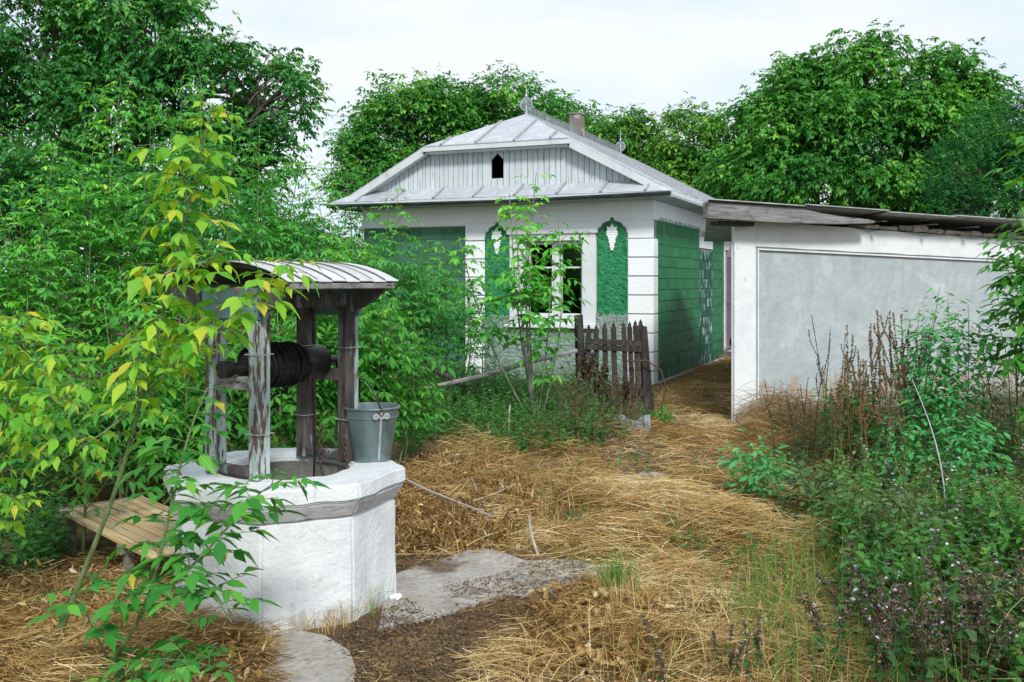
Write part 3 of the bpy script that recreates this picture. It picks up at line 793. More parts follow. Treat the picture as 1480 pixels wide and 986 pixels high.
# ------------------------------------------------------------------ well
WC = Vector((-1.171, 5.0, -0.13))
def build_well():
    w = empty('octagonal_well', WC)
    tag(w, 'whitewashed octagonal concrete well with roofed wooden winding frame', 'well')
    def octa(r, z, tw=2.0): return [(r * math.cos(R(-90 + 45 * k + tw)), r * math.sin(R(-90 + 45 * k + tw)), z) for k in range(8)]
    def finish(name, mat, rings, smooth=False, rough=0.004, close=True):
        g = Geo(); vs = []; fs = []
        n = len(rings[0])
        for ring in rings: vs += ring
        m = len(rings)
        for i in range(m if close else m - 1):
            for k in range(n):
                fs.append((i * n + k, i * n + (k + 1) % n, ((i + 1) % m) * n + (k + 1) % n, ((i + 1) % m) * n + k))
        g.add(vs, fs)
        me = bpy.data.meshes.new(name); me.from_pydata(g.v, [], g.f)
        bm = bmesh.new(); bm.from_mesh(me)
        bmesh.ops.recalc_face_normals(bm, faces=bm.faces)
        es = [e for e in bm.edges if len(e.link_faces) == 2 and e.calc_face_angle() > R(20)]
        bmesh.ops.bevel(bm, geom=es, offset=.011, segments=2, affect='EDGES', clamp_overlap=True)
        bmesh.ops.triangulate(bm, faces=bm.faces[:])
        for _ in range(3):
            long = [e for e in bm.edges if e.calc_length() > .06]
            if long: bmesh.ops.subdivide_edges(bm, edges=long, cuts=1)
            bmesh.ops.triangulate(bm, faces=[f for f in bm.faces if len(f.verts) > 3])
        for v in bm.verts:
            p = v.co
            q = Vector((math.sin(23 * p.x + 17 * p.z) + math.sin(41 * p.y - 9 * p.x), math.sin(19 * p.y + 31 * p.z), math.sin(29 * p.x + 13 * p.y)))
            v.co += q * rough * .5
        bm.to_mesh(me); bm.free()
        for p in me.polygons: p.use_smooth = True
        me.set_sharp_from_angle(angle=R(35))
        return link(name, me, w, mat)
    zt = .676; ri = .335
    def circ(r, z): return [(r * math.cos(R(-90 + 15 * k + 2)), r * math.sin(R(-90 + 15 * k + 2)), z) for k in range(24)]
    def octa24(r, z):
        o = octa(r, z); out = []
        for k in range(8):
            a, b = Vector(o[k]), Vector(o[(k + 1) % 8])
            for t in (0, 1 / 3, 2 / 3): out.append(tuple(a.lerp(b, t)))
        return out
    finish('body', WELLW, [octa24(.575, -.1), octa24(.565, .51), circ(ri + .012, .51), circ(ri + .012, -.1)])
    finish('band', CEMENT, [octa24(.567, .512), octa24(.618, .592), circ(ri + .012, .592), circ(ri + .012, .512)], rough=.003)
    finish('rim', WELLW, [octa24(.622, .594), octa24(.616, zt), circ(ri, zt), circ(ri, .594)], rough=.007)
    Geo().lathe([(ri - .016, zt - .03), (ri - .016, .02)], 48).build('shaft_lining', SHAFT, w, smooth=True)
    Geo().disc((0, 0, .06), ri - .01, 32).build('water', WATER, w)
    # winding frame: axis runs back to the right; local frame u (along), v (across, towards the viewer's right)
    u = Vector((.55, .835, 0)).normalized(); v = Vector((u.y, -u.x, 0))
    def L(a, b, z): return Vector((0, 0, z)) + u * a + v * b
    def obox(a0, a1, b0, b1, z0, z1, name, mat, parent=w, bevel=.004, lean=0):
        g = Geo()
        pts = [L(a, b, z) + (v * lean if z == z1 else Vector()) for z in (z0, z1) for a, b in ((a0, b0), (a1, b0), (a1, b1), (a0, b1))]
        g.add(pts, [(0,3,2,1),(4,5,6,7),(0,1,5,4),(1,2,6,5),(2,3,7,6),(3,0,4,7)])
        return g.build(name, mat, parent, bevel=bevel)
    ztop = 1.565
    for a, b, m in ((-.30, -.16, POSTP), (-.30, .155, POSTP), (.29, -.155, POSTD), (.29, .155, POSTD)):
        z0 = zt - .005
        p = obox(a - .032, a + .032, b - .034, b + .030, z0, ztop, 'post', m)
        sgn = -1 if a < 0 else 1
        obox(a + sgn * .034, a + sgn * .058, b - .028, b + .036, z0 + .01, ztop - .12, 'batten', POSTP if b > 0 or a < 0 else POSTD, p)
        for zz in (.9, 1.28):
            g = Geo(); c = L(a + sgn * .012, b, zz)
            q = [c + u * x * .052 + v * y * .044 for x, y in ((-1, -1), (1, -1), (1, 1), (-1, 1), (-1, -1))]
            g.tube(q, .0022, 5).build('binding_wire', ZINCL, p)
    for a in (-.30, .29):
        obox(a - .022, a + .022, -.126, .120, 1.10, 1.165, 'bearing_rail', WOODG if a < 0 else POSTD)
        obox(a - .02, a + .02, -.126, .120, zt + .004, zt + .05, 'foot_rail', POSTD)
    for a, s in ((-.30, -1), (.29, 1)):
        obox(a + s * .034 - .0, a + s * .060, -.21, .21, 1.447, 1.60, 'end_board', HEADP)
    for b in (-.19, .19):
        obox(-.262, .252, b - .02, b + .02, 1.50, ztop, 'head_beam', POSTD)
    # vaulted roof of lapped metal strips
    def arc(t):            # t from -1 to 1 across
        hw = .475
        b = t * hw
        z = 1.632 + .094 * (1 - abs(t) ** 2.4)
        return b, z
    rows = 14
    roof = None
    a0, a1 = -.42, .31
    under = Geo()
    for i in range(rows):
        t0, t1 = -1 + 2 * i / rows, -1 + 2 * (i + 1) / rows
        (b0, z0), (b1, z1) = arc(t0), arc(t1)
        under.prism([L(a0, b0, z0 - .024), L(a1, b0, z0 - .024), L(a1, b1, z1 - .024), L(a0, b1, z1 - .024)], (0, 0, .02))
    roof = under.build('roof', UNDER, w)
    n = 8; step = (a1 - a0 + .04) / n
    for k in range(n):
        p, q = a0 - .02 + k * step, a0 - .02 + (k + 1) * step - .004
        g = Geo()
        for i in range(rows):
            t0, t1 = -1.02 + 2.04 * i / rows, -1.02 + 2.04 * (i + 1) / rows
            (b0, z0), (b1, z1) = arc(t0), arc(t1)
            j = .004 if k % 2 else 0
            g.prism([L(p, b0, z0 + j), L(q, b0, z0 + j), L(q, b1, z1 + j), L(p, b1, z1 + j)], (0, 0, .004))
        g.build('roof_strip', WROOF, roof, smooth=False)
        if k:
            g = Geo()
            for i in range(rows):
                t0, t1 = -1.0 + 2.0 * i / rows, -1.0 + 2.0 * (i + 1) / rows
                (b0, z0), (b1, z1) = arc(t0), arc(t1)
                g.prism([L(p - .004, b0, z0 + .0085), L(p + .003, b0, z0 + .0085), L(p + .003, b1, z1 + .0085), L(p - .004, b1, z1 + .0085)], (0, 0, .002))
            g.build('lap_seam', RUST, roof)
    for b in (-.47, .47):
        obox(a0, a1, b - .010, b + .010, 1.594, 1.622, 'eave_board', WOODG, roof)
    for a, s in ((-.36, -1), (.275, 1)):       # curved brackets under the eaves
        for sb in (-1, 1):
            pr = [(.215, 1.47), (.30, 1.50), (.38, 1.545), (.452, 1.595), (.452, 1.607), (.215, 1.607)]
            g = Geo(); g.prism([L(a - .015, sb * b, z) for b, z in pr], u * .03).build('bracket', POSTD, w)
    # drum, rope, bearings, crank
    zc = 1.205
    def cyl(a0, a1, r0, r1, name, mat, sides=24, parent=w, z=zc):
        g = Geo(); k = 4
        return g.tube([L(a0 + (a1 - a0) * i / k, 0, z) for i in range(k + 1)], [r0 + (r1 - r0) * i / k for i in range(k + 1)], sides).build(name, mat, parent, smooth=True)
    drum = cyl(-.24, .255, .078, .082, 'drum', IRON)
    cyl(-.40, -.24, .032, .032, 'axle', IRON, 14, drum)
    cyl(-.41, -.365, .044, .044, 'bearing_cap', IRON, 16, drum)
    cyl(.256, .40, .02, .02, 'axle', IRON, 10, drum)
    g = Geo(); pts = []; turns = 27
    for i in range(turns * 16 + 1):
        t = 2 * math.pi * i / 16
        a = -.235 + .33 * i / (turns * 16) + .004 * math.sin(i * .05)
        r = .094 + .004 * math.sin(i * .37) + .003 * math.sin(i * .071)
        pts.append(L(a, math.cos(t) * r, zc + math.sin(t) * r))
    g.tube(pts, .0082, 6).build('rope_winding', ROPE, drum, smooth=True)
    pts = []
    for i in range(13 * 16 + 1):
        t = -2 * math.pi * i / 16; rr = .107 + .005 * math.sin(i * .113)
        pts.append(L(-.21 + .28 * i / (13 * 16) + .02 * math.sin(i * .09), math.cos(t) * rr, zc + math.sin(t) * rr))
    Geo().tube(pts, .008, 6).build('rope_winding', ROPE, drum, smooth=True)
    g = Geo()
    g.tube([L(.09, .105, zc + .01), L(.093, .115, zc - .15), L(.09, .12, zc - .35), L(.10, .112, .75), L(.10, .10, .50)], .006, 6).build('hanging_rope', ROPE, drum, smooth=True)
    g = Geo(); g.tube([L(.385, 0, zc), L(.385, .02, zc - .2), L(.385, .03, zc - .235), L(.46, .03, zc - .245), L(.47, .03, zc - .245)], [.014, .013, .013, .016, .016], 8).build('crank', IRON, drum, smooth=True)
    # two short chains hanging down inside the shaft
    for a, b, z1, z0 in ((.20, .06, .86, .50), (.24, .20, .80, .56)):
        g = Geo(); z = z1; k = 0
        while z > z0:
            c = L(a + .01 * math.sin(z * 14), b, z); ax = u if k % 2 else v
            q = [c + ax * math.cos(t) * .010 + Vector((0, 0, 1)) * math.sin(t) * .019 for t in np.linspace(0, 2 * math.pi, 9)]
            g.tube(q, .0036, 5, cap=False); z -= .029; k += 1
        tag(g.build('chain', CHAINM, w, smooth=True), kind='stuff')
build_well()

def build_bucket():
    b = empty('zinc_bucket', (-.752, 5.19, .548))
    tag(b, 'galvanised zinc bucket standing on the rim of the well', 'bucket')
    r0, r1, h = .099, .148, .282
    pr = [(0, .006), (r0 - .004, .006), (r0 + .001, -.001), (r0 + .004, .004), (r0 + .003, .018)]
    for t in np.linspace(.1, .78, 6): pr.append((r0 + (r1 - r0) * t, h * t))
    pr += [(r0 + (r1 - r0) * .80, h * .80), (r0 + (r1 - r0) * .81 + .003, h * .81), (r0 + (r1 - r0) * .83 + .003, h * .83), (r0 + (r1 - r0) * .84, h * .84), (r1, h), (r1 - .004, h), (r0, .012), (0, .012)]
    Geo().lathe(pr, 40).build('body', ZINC, b, smooth=True)
    q = [Vector((math.cos(t) * (r1 + .002), math.sin(t) * (r1 + .002), h)) for t in np.linspace(0, 2 * math.pi, 41)]
    Geo().tube(q, .006, 6, cap=False).build('rolled_rim', ZINC, b, smooth=True)
    g = Geo(); t = R(-62)                                     # vertical lock seam
    a, c = Vector((math.cos(t), math.sin(t), 0)), Vector((-math.sin(t), math.cos(t), 0))
    g.prism([a * (r0 + .006) - c * .006 + Vector((0, 0, .01)), a * (r0 + .006) + c * .006 + Vector((0, 0, .01)), a * (r1 + .001) + c * .006 + Vector((0, 0, h - .01)), a * (r1 + .001) - c * .006 + Vector((0, 0, h - .01))], a * .003).build('seam', ZINCL, b)
    ang = R(-62)
    d = Vector((math.cos(ang), math.sin(ang), 0)); e = Vector((-d.y, d.x, 0))
    for s in (-1, 1):
        g = Geo(); c = d * s * (r1 - .002) + Vector((0, 0, h - .035))
        for dx in (-.03, 0, .03): g.ring(c + e * dx, .004, .017, e, (0, 0, 1), d * s * .005, 10)
        ear = g.build('ear', ZINCL, b)
        q = [c + Vector((0, 0, .02)) + d * s * .006 + e * math.cos(t) * .011 + Vector((0, 0, math.sin(t) * .018)) for t in np.linspace(0, 2 * math.pi, 13)]
        Geo().tube(q, .004, 6, cap=False).build('ring', CHAINM, ear, smooth=True)
    q = [d * math.cos(t) * (r1 + .004) + Vector((0, 0, h - .012 + math.sin(t) * .165)) + e * (-.05 * math.sin(t)) for t in np.linspace(0, math.pi, 25)]
    Geo().tube(q, .0045, 6).build('bail', IRON, b, smooth=True)
build_bucket()

def build_bench():
    p0 = Vector((-2.72, 5.80, 0)); d = Vector((.68, -.733, 0)).normalized()
    b = empty('slatted_bench', (p0.x, p0.y, -.12), math.atan2(d.y, d.x))
    tag(b, 'low bench of straw coloured wooden slats beside the well', 'bench')
    n = 8; wd = .52 / n; zt = .255
    for i in range(n):
        y = i * wd; off = random.uniform(-.012, .012); LN = 1.36 - .30 * (i / (n - 1)) ** 1.5
        Geo().box(0 + off, LN, y + .003, y + wd - .005, zt - .022, zt + random.uniform(-.002, .003)).build('slat', BENCH, b, bevel=.003)
    for x in (.03, .92):
        Geo().box(x, x + .06, .0, .515, zt - .075, zt - .0235).build('cross_rail', BENCHE, b, bevel=.004)
    Geo().box(-.024, -.0145, -.005, .525, zt - .05, zt + .004).build('end_rail', BENCHE, b, bevel=.002)
    for x in (.05, .93):
        for y in (.03, .42):
            Geo().box(x, x + .05, y, y + .045, -.05, zt - .0765).build('leg', BENCHE, b, bevel=.004)
build_bench()

# ------------------------------------------------------------------ gate, poles, scrap
def build_gate():
    g0 = empty('picket_gate', (1.13, 10.9, 0), R(-6))
    tag(g0, 'dark weathered picket gate sagging between two old posts', 'gate')
    def X(px): return (px - 885) / F * 10.9 / math.cos(R(6))
    for px, zt, ln in ((838.5, 1.05, .02), (851, 1.02, -.006), (862, 1.02, .0), (874, 1.045, .012), (886.5, 1.05, .02), (901, 1.05, .03), (909.5, 1.055, .035), (917.5, 1.07, .04), (925, 1.08, .045)):
        x = X(px); w = .029 + random.uniform(-.003, .004); zb = .12 + random.uniform(-.02, .04); y = -.012 + random.uniform(-.006, .006)
        prof = [(x - w + ln, zb), (x + w + ln, zb), (x + w, zt - .07), (x + w * .55, zt - .055), (x + w * .72, zt - .04), (x, zt), (x - w * .72, zt - .04), (x - w * .55, zt - .055), (x - w, zt - .07)]
        Geo().prism([(a, y, z) for a, z in prof], (0, -.02, 0)).build('picket', WOODD, g0)
    for z0, z1 in ((.715, .775), (.78, .842), (.22, .30)):
        Geo().add([(X(846), -.058, z0 + .02), (X(931), -.058, z0 - .006), (X(931), -.034, z0 - .006), (X(846), -.034, z0 + .02), (X(846), -.058, z1 + .02), (X(931), -.058, z1 - .006), (X(931), -.034, z1 - .006), (X(846), -.034, z1 + .02)],
                  [(0,3,2,1),(4,5,6,7),(0,1,5,4),(1,2,6,5),(2,3,7,6),(3,0,4,7)]).build('rail', WOODD, g0, bevel=.003)
    Geo().tube([(X(841), .05, -.1), (X(839), .05, .5), (X(836), .05, 1.12)], [.06, .057, .05], 9).build('post', WOODD, g0, smooth=True)
    Geo().prism([(X(931), -.06, -.1), (X(946), -.06, -.1), (X(934), -.06, 1.0), (X(924), -.06, 1.0)], (0, .06, 0)).build('post', WOODD, g0, bevel=.005)
build_gate()

def tube_thing(name, label, cat, pts, rad, mat, group=None, sides=7):
    pts = [Vector(p) for p in pts]
    c = Vector((sum(p.x for p in pts) / len(pts), sum(p.y for p in pts) / len(pts), min(p.z for p in pts)))
    o = Geo().tube([p - c for p in pts], rad, sides).build(name, mat, None, smooth=True)
    o.location = c
    return tag(o, label, cat, group)

tube_thing('wooden_pole', 'long grey sapling pole nailed aslant from the gate post', 'pole', [at(612, 562, 10.6), at(690, 545, 10.6), at(770, 522, 10.65), at(834, 507, 10.75)], [.022, .028, .027, .024], WOODG)
tube_thing('wooden_pole', 'short dark pole sloping down in front of the green block wall', 'pole', [at(606, 526, 10.9), at(640, 541, 10.85), at(688, 566, 10.75)], [.03, .028, .026], WOODD)
tube_thing('wire_hoop', 'thin bent rusty wire hoop hooked behind the gate post', 'wire', [at(905, 522, 10.75), at(935, 521, 10.7), at(955, 535, 10.7), at(963, 562, 10.7), at(955, 590, 10.68), at(940, 603, 10.66)], .009, CHAINM)
def build_scrap():
    c = gp(914, 624)
    s = empty('metal_scrap', (c.x, c.y, c.z), R(-5))
    tag(s, 'bent corrugated grey roofing scrap at the foot of the gate', 'scrap metal')
    g = Geo(); n = 26; w = .36
    top = []; bot = []
    for i in range(n + 1):
        x = -w / 2 + w * i / n
        y = .022 * math.sin(i * 1.05)
        top.append((x, y + .08, .13 + .03 * math.sin(i * .33))); bot.append((x, y - .05, -.01))
    vs = top + bot; m = n + 1
    g.add(vs + [(x, y + .005, z) for x, y, z in vs], [(i, i + 1, m + i + 1, m + i) for i in range(n)] + [(2*m+i, 3*m+i, 3*m+i+1, 2*m+i+1) for i in range(n)] + [(i, 2*m+i, 2*m+i+1, i+1) for i in range(n)])
    g.build('sheet', SHEET, s, smooth=True)
build_scrap()
def build_pot():
    # dark pot hung by the door of the house
    m = Matrix.Rotation(-R(23), 4, 'Z'); c = Vector((2.03, 14, 0)) + m @ Vector((.20, 5.25, .28))
    o = Geo().lathe([(0, 0), (.08, .0), (.13, .07), (.15, .16), (.13, .24), (.11, .26), (.115, .28), (.10, .28), (.12, .16), (.07, .03), (0, .03)], 18).build('iron_pot', IRON, None, smooth=True)
    o.location = c
    o.rotation_euler = (R(60), 0, R(40))
    tag(o, 'round black iron pot hung on the green wall beside the mauve door', 'pot')
build_pot()

# ------------------------------------------------------------------ concrete slabs and litter
def slab(poly, name, label, lift=.006):
    W = [gp(*p) for p in poly]
    c = sum(W, Vector()) / len(W)
    o = Geo().prism([(p.x - c.x, p.y - c.y, p.z - c.z + lift + .0) for p in W], (0, 0, -.06))
    ob = o.build(name, SLAB, None)
    bm = bmesh.new(); bm.from_mesh(ob.data)
    bmesh.ops.triangulate(bm, faces=bm.faces)
    for _ in range(4):
        long = [e for e in bm.edges if e.calc_length() > .06]
        if long: bmesh.ops.subdivide_edges(bm, edges=long, cuts=1)
        bmesh.ops.triangulate(bm, faces=[f for f in bm.faces if len(f.verts) > 3])
    for v in bm.verts:
        if v.co.z > -.04:
            v.co.z = float(gz(v.co.x + c.x, v.co.y + c.y)) - c.z + lift + .004 * math.sin(v.co.x * 9) * math.cos(v.co.y * 7) + random.uniform(-.001, .001)
    bm.to_mesh(ob.data); bm.free()
    for p in ob.data.polygons: p.use_smooth = True
    ob.data.set_sharp_from_angle(angle=R(50))
    ob.location = c
    return tag(ob, label, None, kind='structure')
slab([(560, 838), (600, 822), (655, 806), (690, 793), (722, 800), (760, 812), (830, 812), (885, 824), (868, 836), (838, 838), (800, 858), (775, 868), (735, 862), (700, 872), (655, 888), (600, 902), (548, 912)], 'concrete_slab', 'grey concrete slab at the right foot of the well', .012)
slab([(385, 930), (430, 915), (470, 922), (505, 945), (515, 975), (500, 1010), (400, 1010), (380, 970)], 'concrete_slab', 'small concrete slab in front of the well corner', .012)
slab([(885, 690), (945, 684), (978, 692), (950, 704), (900, 704)], 'paving_stone', 'flat grey stone in the straw path', .014)
slab([(880, 712), (960, 706), (975, 718), (905, 727)], 'paving_stone', 'dark flat stone in the straw path', .014)

# ------------------------------------------------------------------ foliage materials
WALNUT = leafmat('walnut_leaf', [(0, (.026, .095, .024)), (.45, (.055, .160, .036)), (.8, (.115, .245, .055)), (1, (.22, .33, .07))], boost=1.4)
WALNUT2 = leafmat('paler_walnut_leaf', [(0, (.035, .10, .022)), (.45, (.075, .175, .036)), (.8, (.15, .265, .05)), (1, (.27, .34, .07))], boost=1.25)
WALNUTD = leafmat('dark_walnut_leaf', [(0, (.018, .075, .026)), (.5, (.036, .118, .036)), (.85, (.075, .175, .05)), (1, (.14, .24, .07))], boost=1.65)
LOCUST = leafmat('locust_leaf', [(0, (.014, .070, .028)), (.6, (.026, .11, .040)), (1, (.06, .17, .06))], boost=1.4)
ELDER = leafmat('box_elder_leaf', [(0, (.03, .115, .028)), (.4, (.06, .185, .04)), (.7, (.125, .28, .05)), (.93, (.23, .37, .06)), (1, (.36, .36, .05))], boost=1.6)
ELDERD = leafmat('shaded_box_elder_leaf', [(0, (.022, .10, .03)), (.4, (.045, .155, .04)), (.75, (.095, .23, .05)), (1, (.19, .32, .06))], boost=1.7)
ELDERB = leafmat('bright_box_elder_leaf', [(0, (.032, .125, .028)), (.5, (.065, .20, .035)), (.85, (.13, .28, .045)), (.96, (.26, .34, .05)), (1, (.42, .36, .04))], cool=1.0, boost=1.15)
LEAFY = leafmat('yellowing_leaf', [(0, (.10, .27, .035)), (.35, (.17, .35, .04)), (.7, (.27, .42, .05)), (.9, (.42, .47, .05)), (.985, (.56, .50, .05)), (1, (.5, .34, .05))], by='obj', veins=True, cool=1.0, trans=.4, rough=.42, spots=((.30, .16, .03), 9, .62, .72))
LEAFY2 = leafmat('yellowing_leaf_back', [(0, (.10, .27, .035)), (.35, (.17, .35, .04)), (.7, (.27, .42, .05)), (.9, (.42, .47, .05)), (.985, (.56, .50, .05)), (1, (.5, .34, .05))], trans=.4, rough=.42, spots=((.30, .16, .03), 9, .62, .72))
LEAFG = leafmat('fresh_leaf', [(0, (.030, .145, .035)), (.4, (.048, .20, .042)), (.8, (.085, .27, .05)), (.97, (.16, .34, .06)), (1, (.45, .40, .04))], by='obj', veins=True, cool=1.0, trans=.35, rough=.4, spots=((.12, .25, .05), 8, .60, .75))
LEAFG2 = leafmat('fresh_leaf_back', [(0, (.030, .145, .035)), (.4, (.048, .20, .042)), (.8, (.085, .27, .05)), (.97, (.16, .34, .06)), (1, (.45, .40, .04))], trans=.35, rough=.4, spots=((.12, .25, .05), 8, .60, .75))
WEEDG = leafmat('weed_leaf', [(0, (.022, .075, .022)), (.5, (.045, .125, .034)), (.9, (.085, .18, .05)), (1, (.15, .2, .06))], boost=1.4)
MUGW = leafmat('goosefoot_leaf', [(0, (.045, .17, .075)), (.5, (.075, .24, .105)), (1, (.13, .30, .12))], boost=1.3)
GREYW = leafmat('grey_green_weed_leaf', [(0, (.07, .10, .055)), (.5, (.11, .15, .08)), (1, (.17, .19, .10))])
STRAW = leafmat('straw', [(0, (.10, .058, .022)), (.3, (.26, .158, .055)), (.6, (.47, .31, .115)), (.85, (.62, .46, .205)), (1, (.74, .62, .38))], trans=.15, rough=.7, tcol=(1.1, 1, .8))
DRYLEAF = leafmat('dry_leaf', [(0, (.10, .058, .025)), (.35, (.24, .14, .05)), (.7, (.42, .27, .10)), (.9, (.55, .41, .2)), (1, (.62, .52, .34))], trans=.2, rough=.75, tcol=(1.1, 1, .8))
CHAFF = leafmat('dark_chaff', [(0, (.05, .034, .022)), (.5, (.125, .082, .048)), (1, (.27, .18, .10))], trans=.05, rough=.85, tcol=(1, 1, 1))
GRASS = leafmat('grass_blade', [(0, (.05, .14, .035)), (.5, (.11, .22, .05)), (.8, (.22, .27, .08)), (1, (.42, .35, .14))], trans=.25)
DOCK = leafmat('dry_dock_seed', [(0, (.075, .047, .026)), (.5, (.17, .112, .06)), (.85, (.28, .195, .105)), (1, (.40, .30, .17))], trans=.1, rough=.8, tcol=(1, 1, 1))
DARKSEED = leafmat('dark_seed_head', [(0, (.04, .026, .022)), (.6, (.085, .055, .042)), (1, (.15, .10, .075))], trans=.1, rough=.8, tcol=(1, 1, 1))
NETTLE = leafmat('dead_nettle_leaf', [(0, (.035, .085, .03)), (.5, (.06, .12, .045)), (.85, (.09, .10, .05)), (1, (.12, .075, .06))])
BRACT = leafmat('dead_nettle_bract', [(0, (.055, .04, .03)), (.5, (.115, .082, .058)), (1, (.19, .14, .11))], trans=.1, rough=.8, tcol=(1, 1, 1))
FLOWER = leafmat('lilac_flower', [(0, (.38, .28, .50)), (.5, (.55, .46, .68)), (1, (.80, .76, .86))], trans=.2, tcol=(1, 1, 1))
STALKD = pmat('dry_stalk', (.20, .125, .065), [((.33, .23, .12), (20, 20, 5), .42, .65), ((.09, .055, .03), 12, .55, .7)])
STALKB = pmat('brown_stalk', (.075, .045, .032), [((.13, .08, .055), 20, .45, .7)])

UP = np.array([0, 0, 1.0])

def compound(B, O, size, n_pairs, droop=1.0, fold=.5, Lf=.5, Wf=.26, jit=.25):
    """pinnate leaves: base B, outward direction O, rachis length size -> leaflet arrays"""
    m = len(B); O = unit(O)
    side = unit(np.cross(O, UP) + 1e-6)
    sz = np.broadcast_to(size, (m,))[:, None]
    P, D, N, L = [], [], [], []
    dr = droop * rng.uniform(.6, 1.3, (m, 1))
    def rach(t): return B + sz * (O * t + UP * (.22 * t - .42 * dr * t * t))
    def tang(t): return O + UP * (.22 - .84 * dr * t)
    ts = np.linspace(.42, .86, n_pairs)
    for i, t in enumerate(ts):
        for s in (-1, 1):
            P.append(rach(t)); D.append(tang(t) * .55 + side * s * .8 - UP * dr * fold * rng.uniform(.4, 1.2, (m, 1)) + rng.normal(0, jit, (m, 3)))
            N.append(UP + O * .25 + side * s * .15 + rng.normal(0, .35, (m, 3))); L.append(sz[:, 0] * Lf * rng.uniform(.75, 1.1, m))
    P.append(rach(1.0)); D.append(tang(1.0) - UP * dr * fold * .6 + rng.normal(0, jit, (m, 3))); N.append(UP + O * .45 + rng.normal(0, .3, (m, 3))); L.append(sz[:, 0] * Lf * rng.uniform(.95, 1.3, m))
    P = np.concatenate(P); D = np.concatenate(D); N = np.concatenate(N); L = np.concatenate(L)
    return P, D, N, L, L * Wf / .5

def noise3(d, seed):
    r = np.random.default_rng(seed); out = np.zeros(len(d))
    for f, a in ((2.2, .5), (4.5, .3), (9, .2)):
        for _ in range(3):
            k = r.normal(0, 1, 3); k *= f / np.linalg.norm(k); out += a / 1.7 * np.sin(d @ k + r.uniform(0, 6.28))
    return out

# ------------------------------------------------------------------ trees
def tree(name, label, base, lobes, n, leaf=.20, pairs=2, mat=None, trunk_r=.16, seed=1, group=None, tmpl=T_FAR, Lf=.5, Wf=.25, droop=1.0, cat='tree', crown_mat_shift=0.0):
    """trunk with limbs to every lobe; lobes: (x, y, z, rx, ry, rz) in metres; n compound leaves spread by lobe size"""
    global rng
    rng = np.random.default_rng(seed)
    base = np.array(base, float)
    root = empty(name, base)
    tag(root, label, cat, group)
    lob = np.array(lobes, float)
    n = int(n * 2.7); leaf = leaf * .74
    wts = (lob[:, 3] * lob[:, 5]) ** 1.0; wts /= wts.sum()
    parts = []; limbs = []
    ctr = lob[:, :3].mean(0)
    fork = base + (ctr - base) * np.array([.5, .5, .42])
    limbs.append((resample([base - [0, 0, .2], base + (fork - base) * .5 + rng.normal(0, .06, 3), fork], 9), np.linspace(trunk_r, trunk_r * .7, 9)))
    for i, lb in enumerate(lob):
        c, r = lb[:3], lb[3:]
        limbs.append((resample([fork, (fork + c) / 2 + rng.normal(0, .15, 3) + [0, 0, -.1], c], 9), np.linspace(trunk_r * .55, trunk_r * .2, 9)))
        k = max(int(n * wts[i] / 9), 6)
        d = unit(rng.normal(0, 1, (k, 3)) + [0, -.25, .25])
        bump = 1 + .26 * noise3(d * 1.6, seed * 31 + i)
        # sprays grouped on boughs, so that the lobe breaks into clumps with gaps
        rad = np.where(rng.random(k) < .64, rng.uniform(.82, 1.04, k), rng.uniform(.35, .85, k)) * bump
        hole = noise3(d * 2.6 + 5, seed * 17 + i)
        keep = (hole > -.42) | (rng.random(k) < .25)
        ns = 16; sd = unit(rng.normal(0, 1, (ns, 3)) + [0, -.3, .3]); sb = 1 + .26 * noise3(sd * 1.6, seed * 31 + i)
        cl = c + sd * r * (.78 * sb)[:, None]
        pick = rng.integers(0, ns, k); e = unit(rng.normal(0, 1, (k, 3)) + [0, 0, .35])
        clump = cl[pick] + e * r * [.40, .40, .30] * rng.uniform(.45, 1.0, (k, 1))
        inner = rng.random(k) < .18; ct = rng.normal(0, .17, ns)[pick]
        tips = np.where(inner[:, None], c + d * r * rad[:, None] * .85, clump); d = np.where(inner[:, None], d, unit(e + sd[pick]))
        tt0 = ct
        near = np.sort(np.linalg.norm(tips[:, None] - tips[None], axis=-1), axis=1)[:, min(5, len(tips) - 1)]
        ok = near < 1.5 * leaf + .13 * r.mean()
        if ok.sum() > 5: tips = tips[ok]; d = d[ok]; tt0 = ct[ok]
        for j in range(min(len(tips), 26)):
            q = tips[j * max(len(tips) // 26, 1) % len(tips)]
            s0 = fork + (c - fork) * rng.uniform(.55, 1.0); limbs.append((resample([s0, (s0 + q) / 2 + rng.normal(0, .18, 3) + [0, 0, .1], q], 9), np.linspace(trunk_r * .16, trunk_r * .03, 9)))
        # every tip carries a spray of compound leaves
        m = 9
        B = np.repeat(tips, m, 0) + rng.normal(0, .42 * leaf + .04, (len(tips) * m, 3))
        O = np.repeat(d, m, 0) * .55 + rng.normal(0, .6, (len(tips) * m, 3)); O[:, 2] *= .5
        P, D, N, L, W = compound(B, O, leaf * rng.uniform(.75, 1.2, len(B)), pairs, droop=droop, Lf=Lf, Wf=Wf)
        tip_t = np.repeat(np.clip(rng.normal(.40, .15, len(tips)) + tt0, 0, .95), m)
        t = np.clip(np.tile(tip_t, 2 * pairs + 1) + rng.normal(0, .2, len(P)), 0, 1)
        parts.append(leaves(P, D, N, L, W, tmpl, t))
    V, T, C = join(parts)
    tag(mesh_np('crown', V - base, T, mat, root, C), kind='stuff')
    Pn = np.stack([a for a, _ in limbs]); Rn = np.stack([b for _, b in limbs])
    v, t = tubes(Pn[:1 + len(lob)], Rn[:1 + len(lob)], 8)
    mesh_np('trunk', v - base, t, BARK, root, smooth=True)
    if len(Pn) > 1 + len(lob):
        v, t = tubes(Pn[1 + len(lob):], Rn[1 + len(lob):], 4)
        tag(mesh_np('twigs', v - base, t, BARK, root, smooth=True), kind='stuff')
    return root

